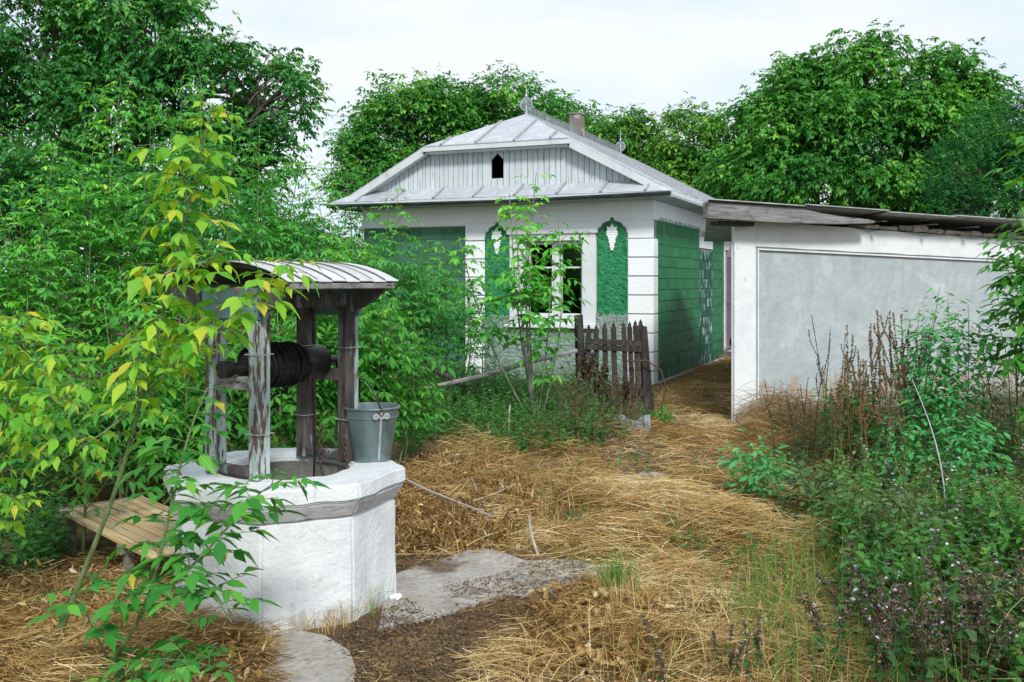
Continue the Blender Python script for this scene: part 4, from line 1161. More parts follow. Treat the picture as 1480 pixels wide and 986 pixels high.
def lob(px, py, Y, rx, rz=None, ry=None):
    """crown lobe seen at a pixel, radii in photograph pixels at that distance"""
    p = at(px, py, Y); k = Y / F
    rz = rz or rx; ry = ry or rx
    return (p.x, p.y, p.z, rx * k, ry * k, rz * k)

def ground_at(px, Y): return ((px - 740) / F * Y, Y, float(gz((px - 740) / F * Y, Y)))

tree('walnut_tree', 'big dark walnut tree towering behind the feathery box elders left of the house', ground_at(130, 17.5),
     [lob(60, 70, 17.5, 130), lob(210, 60, 17.5, 100), lob(300, 130, 17.2, 95), lob(395, 140, 17.6, 66, 62), lob(390, 225, 17.8, 60, 60), lob(140, 190, 17, 120), lob(20, 240, 17.2, 110), lob(285, 260, 17.4, 95), lob(120, -40, 18, 110), lob(-90, 120, 17.5, 120), lob(250, 0, 17.8, 62)],
     5200, .30, 3, WALNUTD, .24, 3, droop=1.2)
tree('walnut_tree', 'dark leafy tree filling the shade below the big walnut', ground_at(30, 15), [lob(20, 330, 15, 120), lob(140, 340, 15.3, 110), lob(260, 350, 15.5, 100), lob(-90, 350, 15, 110), lob(380, 350, 15.6, 90), lob(460, 400, 15.8, 70)], 3000, .28, 2, WALNUTD, .15, 4)
tree('walnut_tree', 'round walnut tree behind the left slope of the house roof', ground_at(600, 25), [lob(600, 180, 25, 72, 66), lob(550, 210, 25, 62, 70), lob(650, 190, 25.4, 60), lob(590, 270, 25, 90), lob(520, 270, 24.6, 50, 60)], 2600, .33, 2, WALNUT, .2, 5)
tree('walnut_tree', 'walnut tree rising behind the front finial of the house roof', ground_at(730, 26), [lob(725, 158, 26, 62, 52), lob(690, 190, 26, 55), lob(785, 170, 26.3, 58, 45), lob(830, 205, 26, 48), lob(740, 250, 26, 100, 70)], 2500, .33, 2, WALNUT, .2, 6)
tree('walnut_tree', 'lighter green tree behind the chimney of the house', ground_at(880, 24), [lob(880, 205, 24, 45, 42), lob(918, 212, 24, 40, 38), lob(870, 260, 24, 70, 55), lob(940, 255, 24, 60, 50), lob(985, 290, 23, 60, 50)], 2300, .30, 2, WALNUT2, .16, 7)
tree('walnut_tree', 'slim tree between the house roof and the broad walnut', ground_at(1000, 23), [lob(1005, 215, 23, 46, 48), lob(985, 260, 23, 45), lob(1050, 240, 23.2, 46, 60), lob(1030, 300, 23, 60)], 1700, .30, 2, WALNUT2, .15, 8)
tree('walnut_tree', 'broad walnut tree with the tallest crown behind the shed', ground_at(1200, 21), [lob(1235, 120, 21, 75, 62), lob(1170, 160, 21, 78, 72), lob(1115, 205, 20.8, 62, 66), lob(1240, 200, 20.5, 92, 80), lob(1150, 270, 20.5, 90, 70), lob(1260, 280, 20.3, 85, 60), lob(1070, 260, 21, 50, 60)], 5200, .28, 3, WALNUT, .24, 9, droop=1.2)
tree('walnut_tree', 'rounded walnut tree behind the right end of the shed', ground_at(1350, 20.5), [lob(1345, 135, 20.5, 66, 54), lob(1390, 160, 20.5, 55, 55), lob(1330, 200, 20.2, 70, 66), lob(1390, 230, 20.2, 65), lob(1340, 280, 20, 80, 55)], 3400, .28, 3, WALNUT, .2, 10, droop=1.2)
tree('locust_tree', 'dark feathery locust tree at the shed roof end', ground_at(1440, 17), [lob(1400, 250, 17, 52, 70), lob(1455, 205, 17.2, 52, 70), lob(1470, 280, 17, 60, 70), lob(1400, 305, 16.8, 50, 40), lob(1520, 220, 17, 70, 90)], 3000, .24, 5, LOCUST, .12, 11, Lf=.26, Wf=.2)

# ------------------------------------------------------------------ box elders
def elder(name, label, px, Y, ytop, spread, nst, mat, leaf=.20, seed=1, group=None, nlat=7, latlen=.55, base_w=.25, tmpl=T_MID, node=.11, pairs=2, start=.25, droop=.95, fold=.5, lean=0.0, stem_mat=None, sr=.012, cat='shrub', Lf=.46, Wf=.145):
    """many-stemmed young box elder: upright shoots set with pairs of drooping compound leaves"""
    global rng
    rng = np.random.default_rng(seed)
    base = np.array(ground_at(px, Y)); root = empty(name, base); tag(root, label, cat, group)
    ht = at(px, ytop, Y).z - base[2]; sp = spread / F * Y
    lines = []; rads = []; B = []; O = []; SZ = []; TP = []
    def shoot(p0, p1, bow, r0, r1, first=.1):
        pts = resample([p0, (p0 + p1) / 2 + bow, p1], 10)
        lines.append(pts); rads.append(np.linspace(r0, r1, 10))
        ln = np.linalg.norm(np.diff(pts, axis=0), axis=1).sum()
        k = max(int(ln * (1 - first) / node), 3)
        ph = rng.uniform(0, 6.28)
        for i in range(k):
            t = first + (1 - first) * (i + .5) / k
            q = np.array([np.interp(t * 9, range(10), pts[:, a]) for a in range(3)])
            for s in (0, math.pi):
                a = ph + i * math.pi / 2 + s + rng.normal(0, .35)
                TP.append(t); B.append(q); O.append((math.cos(a), math.sin(a), .25)); SZ.append(leaf * rng.uniform(.7, 1.15) * (1 - .35 * max(t - .75, 0) / .25))
    for i in range(nst):
        a = rng.uniform(0, 6.28); rr = math.sqrt(rng.random())
        p0 = base + np.array([math.cos(a) * base_w * rr, math.sin(a) * base_w * rr, -.05])
        h = ht * (1.0 if i == 0 else rng.uniform(.62, 1.0))
        tx = (lean * sp if i == 0 else math.cos(a) * sp * rng.uniform(.25, 1.0) + lean * sp)
        p1 = base + np.array([tx, (0 if i == 0 else math.sin(a) * sp * rng.uniform(.2, .9)), h * (1 - .12 * (rr if i else 0))])
        bow = np.array([math.cos(a), math.sin(a), 0]) * .06 * h
        shoot(p0, p1, bow, sr * (1.3 if i == 0 else rng.uniform(.6, 1)), sr * .25, start)
        main = lines[-1]
        for j in range(nlat):
            t = rng.uniform(.28, .92); q = np.array([np.interp(t * 9, range(10), main[:, c]) for c in range(3)])
            b = rng.uniform(0, 6.28); l = latlen * rng.uniform(.5, 1.1) * (1.15 - t * .6)
            e = q + np.array([math.cos(b) * l * .75, math.sin(b) * l * .75, l * rng.uniform(.35, .8)])
            shoot(q, e, np.array([0, 0, -.05 * l]), sr * .4, sr * .15, .25)
    B = np.array(B); O = np.array(O); SZ = np.array(SZ)
    P, D, N, L, W = compound(B, O, SZ, pairs, droop=droop, fold=fold, Lf=Lf, Wf=Wf, jit=.2)
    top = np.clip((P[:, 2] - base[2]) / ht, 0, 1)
    young = np.tile(np.clip((np.array(TP) - .6) / .4, 0, 1), 2 * pairs + 1)       # tip leaves paler: young growth plus highlights put into the tint
    t = np.clip(rng.normal(.33, .15, len(P)) + .15 * (np.tile(rng.random(len(B)), 2 * pairs + 1) - .5) + .26 * young + .12 * (top > .8), 0, 1)  # leaves near the shrub top also tinted lighter, as though lit
    V, T, C = leaves(P, D, N, L, W, tmpl, t)
    tag(mesh_np('foliage', V - base, T, mat, root, C), kind='stuff')
    v, tt = tubes(np.stack(lines), np.stack(rads), 5)
    tag(mesh_np('stem', v - base, tt, stem_mat or STEMG, root, smooth=True), kind='stuff')
    return root

EG = 'box elder thicket left of the house'
for i, (px, Y, yt, sp, ns, mt, lb) in enumerate((
    (175, 10.2, 112, 95, 9, ELDER, 'tall feathery box elder with the pale topmost shoots under the dark walnut'),
    (285, 10.6, 90, 90, 9, ELDERD, 'tallest feathery box elder behind the well roof'),
    (375, 10.8, 185, 80, 9, ELDERD, 'box elder shoots behind the right eave of the well roof'),
    (80, 9.6, 205, 110, 9, ELDER, 'broad bright box elder left of the tall feathery ones'),
    (-10, 9.2, 250, 90, 8, ELDER, 'box elder cut by the picture edge beside the broad bright one'),
    (440, 11.2, 205, 50, 8, ELDERD, 'box elder between the well roof and the house eave'),
    (492, 17.0, 165, 50, 6, ELDERD, 'slender box elder rising past the left end of the house eave'),
    (575, 11.6, 268, 55, 8, ELDERD, 'box elder standing against the house front left of the pilaster'),
    (635, 12.2, 345, 42, 6, ELDERD, 'small box elder in front of the green block wall'),
    (525, 10.2, 330, 60, 8, ELDERD, 'dense box elder in front of the hidden house corner'),
    )):
    elder('box_elder', lb, px, Y, yt, sp, ns, mt, leaf=.23, seed=40 + i, group=EG, nlat=9, latlen=.7, base_w=.35, pairs=3, tmpl=T_NARROW, Lf=.42)
for i, (px, Y, yt, sp, ns, mt, lb) in enumerate((
    (465, 7.6, 335, 70, 7, ELDERB, 'bright box elder bush behind the well posts'),
    (555, 7.9, 440, 50, 6, ELDERB, 'bright young box elder behind the zinc bucket'),
    (400, 7.3, 430, 80, 8, ELDERB, 'low bright box elder seen through the winding frame'),
    (300, 7.0, 470, 80, 7, ELDERB, 'low bright box elder left of the well frame'),
    (150, 6.4, 440, 90, 7, ELDERB, 'yellow tinged box elder bush behind the bench'),
    (230, 7.4, 420, 70, 6, ELDER, 'greener box elder bush behind the bench and the well'),
    (40, 6.8, 430, 80, 7, ELDER, 'mid green box elder bush behind the yellowing branch'),
    )):
    elder('box_elder', lb, px, Y, yt, sp, ns, mt, leaf=.20, seed=70 + i, group='box elder bushes behind the well', Lf=.48, Wf=.20, nlat=7, latlen=.45, base_w=.3)
elder('box_elder_sapling', 'slim box elder sapling growing up in front of the window', 775, 10.4, 250, 120, 7, ELDER, leaf=.22, seed=90, nlat=4, latlen=.4, base_w=.05, start=.5, stem_mat=STEMGREY, sr=.016, node=.10, cat='sapling', Lf=.52, Wf=.22)
elder('box_elder_sapling', 'little box elder sapling with pale stem before the left pilaster', 700, 11.0, 440, 28, 3, ELDERD, leaf=.16, seed=91, nlat=4, latlen=.4, base_w=.12, start=.3, stem_mat=STEMGREY, sr=.009, cat='sapling')
elder('box_elder_sapling', 'bright box elder at the picture edge in front of the shed', 1512, 6.9, 150, 58, 8, ELDERB, leaf=.23, seed=92, nlat=10, latlen=.45, base_w=.12, start=.5, sr=.012, cat='sapling', Lf=.5, Wf=.18)

# ------------------------------------------------------------------ near saplings, every leaf an object of its own
def leaf_mesh(i):
    r = np.random.default_rng(500 + i); me = bpy.data.meshes.new('leaf')
    ts = np.array([0, .1, .22, .35, .48, .62, .76, .89, 1.0])
    w = np.array([.02, .22, .40, .48, .44, .33, .19, .075, .0]) * (1 + .12 * np.array([0, 1, -1, 1, -1, 1, -1, 1, 0]) * r.uniform(.2, 1))
    V = []; Fc = []
    curl = r.uniform(.05, .35); fold = r.uniform(.12, .4); bend = r.uniform(-.12, .12); lobe = r.choice((0, 0, 1))
    for t, h in zip(ts, w):
        hl = h * .5 * r.uniform(.9, 1.1) + (.07 if lobe and .3 < t < .55 else 0); hr = h * .5 * r.uniform(.9, 1.1) + (.05 if lobe and .3 < t < .5 else 0)
        c = bend * math.sin(t * 3.1); z = -curl * t * t
        V += [(t, c + hl, z + hl * fold + r.uniform(-.012, .012)), (t, c, z - .01), (t, c - hr, z + hr * fold + r.uniform(-.012, .012))]
    for k in range(len(ts) - 1):
        a = k * 3
        Fc += [(a, a + 1, a + 4, a + 3), (a + 1, a + 2, a + 5, a + 4)]
    me.from_pydata(V, [], Fc)
    for p in me.polygons: p.use_smooth = True
    return me
def leaf_set(mat):
    out = []
    for i in range(7):
        m = leaf_mesh(i); m.materials.append(mat); out.append(m)
    return out
YL, GL = leaf_set(LEAFY), leaf_set(LEAFG)

def near_sapling(name, label, base, branches, meshes, leaf, seed, stem_mat, group=None, maxn=290, pairs=1, droop=1.3, cat='sapling', node=.10, rest_mat=None, fold=.85):
    """branches: (polyline of (px, py, Y), r0, r1, first bare fraction)"""
    global rng
    rng = np.random.default_rng(seed)
    base = np.array(base, float); root = empty(name, base); tag(root, label, cat, group)
    PB, PO, PS = [], [], []
    for poly, r0, r1, first in branches:
        pts = resample([at(*p) for p in poly], 14)
        Geo().tube([p - base for p in pts], [r0 + (r1 - r0) * i / 13 for i in range(14)], 8).build('stem', stem_mat, root, smooth=True)
        ln = np.linalg.norm(np.diff(pts, axis=0), axis=1).sum()
        k = max(int(ln * (1 - first) / node), 2); ph = rng.uniform(0, 6.28)
        for i in range(k):
            t = first + (1 - first) * (i + .6) / k; t = min(t, 1)
            q = np.array([np.interp(t * 13, range(14), pts[:, c]) for c in range(3)])
            for s in (0, math.pi):
                a = ph + i * 1.57 + s + rng.normal(0, .3)
                PB.append(q); PO.append((math.cos(a), math.sin(a), .25)); PS.append(leaf * rng.uniform(.8, 1.15) * (1 - .4 * max(t - .8, 0) / .2))
    PB = np.array(PB); PO = np.array(PO); PS = np.array(PS)
    P, D, N, L, W = compound(PB, PO, PS * 1.0, pairs, droop=droop, fold=fold, Lf=.58, Wf=.30, jit=.15)
    m = len(PB)
    # leaf stalks
    t = np.linspace(0, 1, 6)[None, :, None]; sz = PS[:, None, None]
    dr = 0.95 * droop
    OO = unit(PO)[:, None]
    line = PB[:, None] + sz * (OO * t + UP * (.22 * t - .42 * dr * t * t))
    v, tt = tubes(line, np.linspace(.0022, .0012, 6)[None].repeat(m, 0), 4)
    tag(mesh_np('leaf_stalks', v - base, tt, STEMG, root, smooth=True), kind='stuff')
    perm = rng.permutation(len(P)); idx, rest = perm[:maxn], perm[maxn:]
    D = unit(D); N = unit(N - (N * D).sum(-1, keepdims=True) * D); X = np.cross(N, D)
    for i in idx:
        o = bpy.data.objects.new('leaf', meshes[int(rng.integers(len(meshes)))]); COL.objects.link(o); o.parent = root
        l = L[i]; w = W[i] * 1.35; p = P[i] - base
        o.matrix_basis = Matrix(((D[i][0] * l, X[i][0] * w, N[i][0] * l, p[0]), (D[i][1] * l, X[i][1] * w, N[i][1] * l, p[1]), (D[i][2] * l, X[i][2] * w, N[i][2] * l, p[2]), (0, 0, 0, 1)))
    if len(rest):
        V, T, C = leaves(P[rest], D[rest], N[rest], L[rest], W[rest] * .8, T_MID, rng.random(len(rest)))
        tag(mesh_np('foliage', V - base, T, rest_mat, root, C, smooth=True), kind='stuff')
    return root

def base_of(px, Y): return ground_at(px, Y)
Y1 = 4.15
near_sapling('box_elder_sapling', 'tall yellowing box elder sapling leaning over the well roof', base_of(75, 4.35),
    [([(75, 950, 4.35), (112, 845, 4.3), (155, 746, 4.25), (187, 660, 4.2), (205, 560, 4.15), (235, 460, 4.12), (262, 330, 4.1), (288, 240, 4.1), (308, 150, 4.1)], .013, .003, .46),
     ([(272, 300, 4.1), (262, 240, 4.12), (268, 195, 4.12)], .003, .0018, .3),
     ([(240, 440, 4.12), (285, 385, 4.02), (325, 365, 3.98)], .003, .0018, .3),
     ([(205, 565, 4.15), (277, 503, 4.12), (348, 451, 4.1), (399, 394, 4.1), (425, 375, 4.08)], .006, .0025, .18),
     ([(200, 575, 4.15), (255, 530, 4.25), (270, 470, 4.3)], .004, .002, .3),
     ([(197, 590, 4.18), (150, 625, 4.1), (90, 665, 4.05)], .004, .002, .5)],
    YL, .16, 201, STEMG, pairs=2, node=.046, droop=.95, fold=.75, rest_mat=LEAFY2)
near_sapling('box_elder_sapling', 'green leaved box elder sapling before the white well body', base_of(140, 3.95),
    [([(140, 990, 3.95), (205, 893, 3.85), (220, 860, 3.85), (231, 802, 3.85), (245, 743, 3.85), (261, 667, 3.85), (280, 600, 3.88), (300, 560, 3.9)], .011, .003, .30),
     ([(218, 872, 3.85), (288, 809, 3.8), (335, 755, 3.75), (385, 700, 3.7), (415, 690, 3.7)], .006, .0025, .25),
     ([(225, 850, 3.85), (270, 850, 3.75), (310, 860, 3.7), (335, 900, 3.68)], .005, .002, .2),
     ([(150, 985, 3.95), (200, 970, 3.8), (260, 950, 3.7), (310, 965, 3.65)], .005, .002, .2),
     ([(160, 960, 3.92), (130, 900, 3.85), (110, 850, 3.8)], .004, .002, .4)],
    GL, .165, 202, STEMG, pairs=2, node=.050, droop=.75, fold=.45, rest_mat=LEAFG2)
near_sapling('box_elder_sapling', 'drooping yellow green box elder branches at the picture edge left of the bench', base_of(-40, 4.7),
    [([(-40, 880, 4.7), (-20, 760, 4.7), (0, 640, 4.7), (20, 530, 4.65), (30, 470, 4.6)], .012, .003, .2),
     ([(-15, 680, 4.7), (40, 620, 4.55), (90, 570, 4.45), (130, 555, 4.4)], .006, .002, .2),
     ([(-5, 640, 4.7), (40, 560, 4.55), (90, 510, 4.5), (130, 495, 4.5)], .006, .002, .2),
     ([(-25, 780, 4.7), (0, 730, 4.5), (25, 715, 4.4), (40, 730, 4.35)], .005, .002, .2),
     ([(-10, 600, 4.7), (-20, 500, 4.6), (0, 455, 4.5), (60, 470, 4.45)], .005, .002, .3)],
    YL, .145, 203, STEMG, pairs=2, node=.065, droop=1.0, fold=.7, rest_mat=LEAFY2)
near_sapling('box_elder_sapling', 'bushy green box elder behind the leaning sapling and the bench', base_of(120, 5.6),
    [([(120, 800, 5.6), (125, 700, 5.6), (120, 600, 5.55), (130, 520, 5.5)], .010, .003, .15),
     ([(122, 740, 5.6), (180, 660, 5.5), (215, 600, 5.45)], .005, .002, .2),
     ([(122, 700, 5.6), (60, 640, 5.5), (20, 610, 5.45)], .005, .002, .2),
     ([(124, 660, 5.6), (190, 580, 5.6), (230, 530, 5.6)], .005, .002, .2),
     ([(122, 640, 5.6), (70, 560, 5.6), (50, 510, 5.6)], .005, .002, .2)],
    GL, .155, 204, STEMG, pairs=2, node=.09, droop=.9, fold=.6, rest_mat=LEAFG2)

# ------------------------------------------------------------------ ground litter
rng = np.random.default_rng(77)
STONES = [[gp(*p) for p in q] for q in ([(880, 690), (945, 682), (985, 692), (950, 706), (895, 706)], [(875, 712), (960, 705), (980, 718), (900, 730)])]
SLABW = [gp(*p) for p in [(560, 838), (655, 806), (690, 793), (760, 810), (885, 824), (838, 842), (775, 872), (655, 890), (548, 912)]]
def on_slab(p):
    k = in_poly(p[:, 0], p[:, 1], [(q.x, q.y) for q in SLABW])
    for st in STONES: k |= in_poly(p[:, 0], p[:, 1], [(q.x, q.y) for q in st])
    return k
def litter(name, label, pts, length, width, mat, tint, lift=(0, .03), tilt=.25, bend=.25, kind_tmpl=None, arch=0.0):
    """thin straws lying every which way, each a bent three-sided stalk"""
    pts = pts[~(on_slab(pts) & (rng.random(len(pts)) < .93))] if 'slab' not in label else pts
    nz = noise3(pts * 1.9 + 3, 91) + .8 * noise3(pts * 4.5, 92)
    pts = pts[(nz > -.12) | (rng.random(len(pts)) < .16)]
    n = len(pts)
    az = 2.2 * noise3(pts * 1.7, 71) + rng.normal(0, .75, n) + math.pi * (rng.random(n) < .5); L = rng.uniform(length[0], length[1], n)
    d = np.stack([np.cos(az), np.sin(az), rng.normal(0, tilt, n)], 1); d = unit(d)
    s = np.stack([-np.sin(az), np.cos(az), np.zeros(n)], 1)
    hp = np.clip(1 + 1.1 * (noise3(pts * 1.9 + 3, 91) + .8 * noise3(pts * 4.5, 92)), .15, 2.4)       # heaped where it lies thick
    mid = pts + np.column_stack([np.zeros((n, 2)), rng.uniform(lift[0], lift[1], n) * hp])
    t = np.array([-.5, -.17, .17, .5])
    P = mid[:, None] + d[:, None] * (t[None, :, None] * L[:, None, None]) + s[:, None] * ((t ** 2)[None, :, None] * (rng.normal(0, bend, n) * L)[:, None, None])
    P[:, :, 2] += (arch * (0.25 - t ** 2))[None] * L[:, None]
    g = gz(P[:, :, 0], P[:, :, 1]) + .004
    P[:, :, 2] = np.maximum(P[:, :, 2], g)
    w = rng.uniform(width[0], width[1], n)[:, None] * np.array([.8, 1, 1, .5])[None]
    V, T = ribbons(P, w * .72)
    c = np.clip(rng.normal(tint[0] - .08, tint[1] * 1.15, n) + .28 * noise3(pts * 2.6, 72), 0, 1)
    o = mesh_np(name, V, T, mat, None, np.repeat(c, 8))
    return tag(o, label, 'straw', kind='stuff')

path = [(565, 840), (590, 760), (700, 740), (800, 680), (905, 630), (950, 590), (965, 560), (1010, 528), (1062, 512), (1062, 545), (1062, 625), (1150, 680), (1210, 720), (1215, 800), (1260, 900), (1330, 1020), (880, 1020), (860, 850), (700, 800)]
litter('straw', 'loose golden straw strewn over the path between well and shed', scatter(path, 36000), (.05, .28), (.0012, .0030), STRAW, (.64, .22), (0, .045), .16, .3)
band = [(640, 800), (760, 730), (900, 700), (1100, 690), (1200, 760), (1160, 830), (900, 840), (760, 790)]
litter('straw', 'thick mat of fallen straw across the middle of the path', scatter(band, 16000), (.08, .34), (.0013, .003), STRAW, (.72, .2), (0, .09), .2, .25, arch=.1)
left = [(-60, 860), (60, 830), (180, 800), (260, 820), (300, 900), (400, 930), (390, 1030), (-60, 1030)]
litter('straw', 'bleached tangled straw in front of the bench', scatter(left, 13000), (.06, .28), (.0012, .0026), STRAW, (.55, .22), (0, .06), .25, .3)
near = [(830, 860), (1000, 830), (1180, 830), (1260, 900), (1360, 1030), (640, 1030), (700, 960)]
litter('straw', 'pale dry grass stalks fallen at the near end of the path', scatter(near, 9000), (.05, .30), (.0009, .0022), STRAW, (.64, .26), (0, .06), .22, .3, arch=.15)
mound = [(1068, 600), (1180, 590), (1260, 610), (1270, 690), (1180, 720), (1080, 680)]
litter('straw', 'brown mound of dead stalks at the shed corner', scatter(mound, 7000), (.12, .5), (.0015, .003), STRAW, (.30, .17), (0, .2), .4, .4, arch=.35)
litter('straw', 'straw and dead stalks between the well and the green strip', scatter([(580, 700), (640, 650), (760, 640), (905, 610), (900, 660), (760, 720), (640, 760), (585, 790)], 7000), (.08, .34), (.0012, .0026), STRAW, (.55, .22), (0, .12), .35, .3, arch=.2)

def curls(name, label, pts, size, mat, tint, hgt, tmpl=T_CURL, flat=.5, wf=.45):
    n = len(pts)
    P = pts + np.column_stack([np.zeros((n, 2)), .006 + hgt * rng.random(n) ** 1.6])
    D = rng.normal(0, 1, (n, 3)); D[:, 2] *= flat
    N = rng.normal(0, .6, (n, 3)) + [0, 0, 1]
    L = rng.uniform(size[0], size[1], n)
    V, T, C = leaves(P, D, N, L, L * wf * rng.uniform(.7, 1.2, n), tmpl, np.clip(rng.normal(tint[0], tint[1], n), 0, 1))
    return tag(mesh_np(name, V, T, mat, None, C), label, 'leaf litter', kind='stuff')
heap = [(575, 810), (572, 700), (620, 665), (700, 690), (770, 715), (775, 760), (740, 795), (650, 800)]
curls('dry_leaves', 'heap of orange brown withered leaves right of the well', scatter(heap, 6000), (.02, .065), DRYLEAF, (.42, .27), .15, flat=1.2, wf=.3)
curls('dry_leaves', 'crumpled withered leaves beside the grass tuft', scatter([(770, 870), (880, 850), (960, 880), (1000, 950), (900, 990), (780, 960)], 900), (.03, .09), DRYLEAF, (.62, .22), .06)
curls('dry_leaves', 'withered leaves below the green sapling', scatter([(-40, 850), (120, 820), (260, 830), (330, 900), (400, 940), (380, 1020), (-40, 1020)], 2000), (.02, .06), DRYLEAF, (.58, .26), .10, flat=.9, wf=.32)
curls('dry_leaves', 'bits of withered leaf littering the near end of the path', scatter(near, 1800), (.012, .05), DRYLEAF, (.55, .3), .05, flat=.7, wf=.4)
curls('chaff', 'brown crumbs and soil showing through the near straw', scatter(near, 3500), (.008, .03), CHAFF, (.55, .28), .03, T_NARROW, .4, .35)
curls('dry_leaves', 'scattered withered leaves on the straw path', scatter(path, 1500), (.02, .06), DRYLEAF, (.55, .25), .03)
chaff = [(500, 985), (545, 905), (640, 885), (700, 862), (760, 845), (870, 832), (890, 870), (830, 940), (760, 1000), (520, 1030)]
curls('chaff', 'dark brown crumbled chaff covering the soil before the slab', scatter(chaff, 9000), (.006, .028), CHAFF, (.45, .25), .012, T_NARROW, .3, .35)
curls('chaff', 'dark chaff and soil crumbs at the foot of the well', scatter([(480, 930), (520, 895), (590, 870), (620, 890), (560, 930), (500, 960)], 1800), (.006, .026), CHAFF, (.5, .25), .014, T_NARROW, .3, .35)
curls('chaff', 'brown chaff blown over the concrete slab', scatter([(640, 850), (720, 835), (760, 815), (850, 815), (850, 840), (760, 865), (700, 860), (650, 870)], 2600), (.006, .024), CHAFF, (.5, .25), .02, T_NARROW, .3, .35)
litter('straw', 'short brown straw bits in the chaff before the slab', scatter(chaff, 2600), (.02, .12), (.0008, .0018), STRAW, (.38, .25), (0, .02), .12, .3)
litter('straw', 'wisps of straw lying on the concrete slab', scatter([(560, 880), (690, 800), (860, 820), (760, 865)], 260), (.02, .10), (.0008, .0016), STRAW, (.55, .25), (.012, .022), .05, .3)

WEEDG2 = leafmat('thicket_leaf', [(0, (.025, .075, .020)), (.4, (.045, .125, .032)), (.75, (.085, .17, .045)), (.92, (.15, .2, .05)), (1, (.2, .15, .06))], boost=1.35)
# ------------------------------------------------------------------ herbs
def herb_arrays(B, h, lean, nodes, leaf, wf=.42, droop=.35, start=.12, taper=.6, k=6):
    n = len(B)
    a = rng.uniform(0, 6.283, n)
    top = B + np.stack([np.cos(a) * lean * h, np.sin(a) * lean * h, h], 1)
    t = np.linspace(0, 1, k)[None, :, None]
    P = B[:, None] * (1 - t) + top[:, None] * t
    bow = np.stack([np.cos(a), np.sin(a), np.zeros(n)], 1) * (h * lean * .3)[:, None]
    P = P - bow[:, None] * (4 * t * (1 - t))
    LP, LD, LN, LL = [], [], [], []
    ph = rng.uniform(0, 6.283, n)
    for i in range(nodes):
        f = start + (1 - start) * (i + rng.uniform(.2, .8, n)) / nodes
        q = B * (1 - f)[:, None] + top * f[:, None] - bow * (4 * f * (1 - f))[:, None]
        for s in (0, math.pi):
            az = ph + i * 1.57 + s + rng.normal(0, .4, n)
            LP.append(q); LD.append(np.stack([np.cos(az), np.sin(az), rng.normal(.25 - droop * 1.2, .3, n)], 1))
            LN.append(rng.normal(0, .35, (n, 3)) + UP); LL.append(leaf * rng.uniform(.6, 1.2, n) * (1 - taper * f))
    return P, np.concatenate(LP), np.concatenate(LD), np.concatenate(LN), np.concatenate(LL)

def herb_patch(name, label, pts, hgt, lean, nodes, leaf, mat, stem_mat, wf=.42, tint=(.42, .2), tmpl=T_NARROW, taper=.6, droop=.35, start=.12, sr=.0022):
    h = rng.uniform(hgt[0], hgt[1], len(pts))
    P, LP, LD, LN, LL = herb_arrays(pts, h, np.abs(rng.normal(0, lean, len(pts))), nodes, leaf, wf, droop, start, taper)
    t = np.clip(np.tile(rng.normal(tint[0], tint[1] * .7, len(pts)), 2 * nodes) + rng.normal(0, tint[1], len(LP)), 0, 1)
    V, T, C = leaves(LP, LD, LN, LL, LL * wf, tmpl, t)
    o = tag(mesh_np(name, V, T, mat, None, C), label, 'weeds', kind='stuff')
    v, tt = tubes(P, np.linspace(sr, sr * .4, P.shape[1])[None].repeat(len(P), 0), 3)
    mesh_np('stem', v, tt, stem_mat, o)
    return o
strip = [(588, 668), (640, 640), (740, 668), (850, 655), (900, 630), (905, 590), (830, 575), (740, 560), (600, 548), (560, 600)]
herb_patch('weeds', 'low green weeds in the strip below the house window', scatter(strip, 1300), (.14, .5), .3, 8, .08, WEEDG, STEMG, droop=.3)
herb_patch('weeds', 'taller shaded weeds at the foot of the house wall', scatter([(560, 590), (600, 560), (830, 560), (835, 590), (700, 610), (590, 630)], 300), (.15, .42), .22, 10, .085, WEEDG, STEMG, tint=(.32, .2))
herb_patch('weeds', 'grey green weeds under the picket gate', scatter([(800, 640), (830, 590), (935, 600), (925, 625), (880, 650)], 240), (.12, .38), .35, 8, .05, GREYW, STEMG)
herb_patch('weeds', 'dark shaded weeds under the box elders left of the house', scatter([(-60, 640), (300, 600), (600, 560), (600, 640), (300, 690), (-60, 760)], 800), (.15, .5), .3, 8, .085, WEEDG, STEMG, tint=(.3, .2))
herb_patch('weeds', 'sprigs of green weed springing from the path straw', scatter([(600, 720), (900, 660), (1060, 680), (1180, 740), (1180, 820), (960, 830), (800, 760)], 200), (.04, .15), .4, 5, .05, WEEDG, STEMG, tint=(.6, .2))
herb_patch('weeds', 'brown withered weeds in front of the picket gate', scatter([(800, 640), (825, 600), (925, 600), (915, 632), (860, 655)], 160), (.25, .7), .35, 9, .035, DARKSEED, STALKD, wf=.5, taper=.3)
thick = [(1200, 760), (1260, 690), (1330, 660), (1500, 640), (1560, 1020), (1300, 1020), (1245, 900)]
herb_patch('weeds', 'dense dark green weeds in the thicket before the shed', scatter(thick, 850), (.12, .55), .38, 9, .075, WEEDG2, STEMG, tint=(.5, .25), wf=.6)
herb_patch('weeds', 'greyish withering weeds along the shed footing', scatter([(1090, 640), (1200, 600), (1480, 580), (1500, 660), (1300, 690), (1150, 680)], 650), (.18, .6), .35, 9, .04, GREYW, STALKB, tint=(.4, .25))
herb_patch('weeds', 'brown dead weeds among the thicket before the shed', scatter(thick, 260), (.2, .55), .45, 9, .03, DARKSEED, STALKB, wf=.6, taper=.2)
herb_patch('weeds', 'bluish green goosefoot seedlings at the thicket edge', scatter([(1060, 690), (1120, 650), (1280, 640), (1300, 720), (1200, 720), (1100, 720)], 120), (.1, .3), .3, 7, .065, MUGW, STEMG, wf=.5)
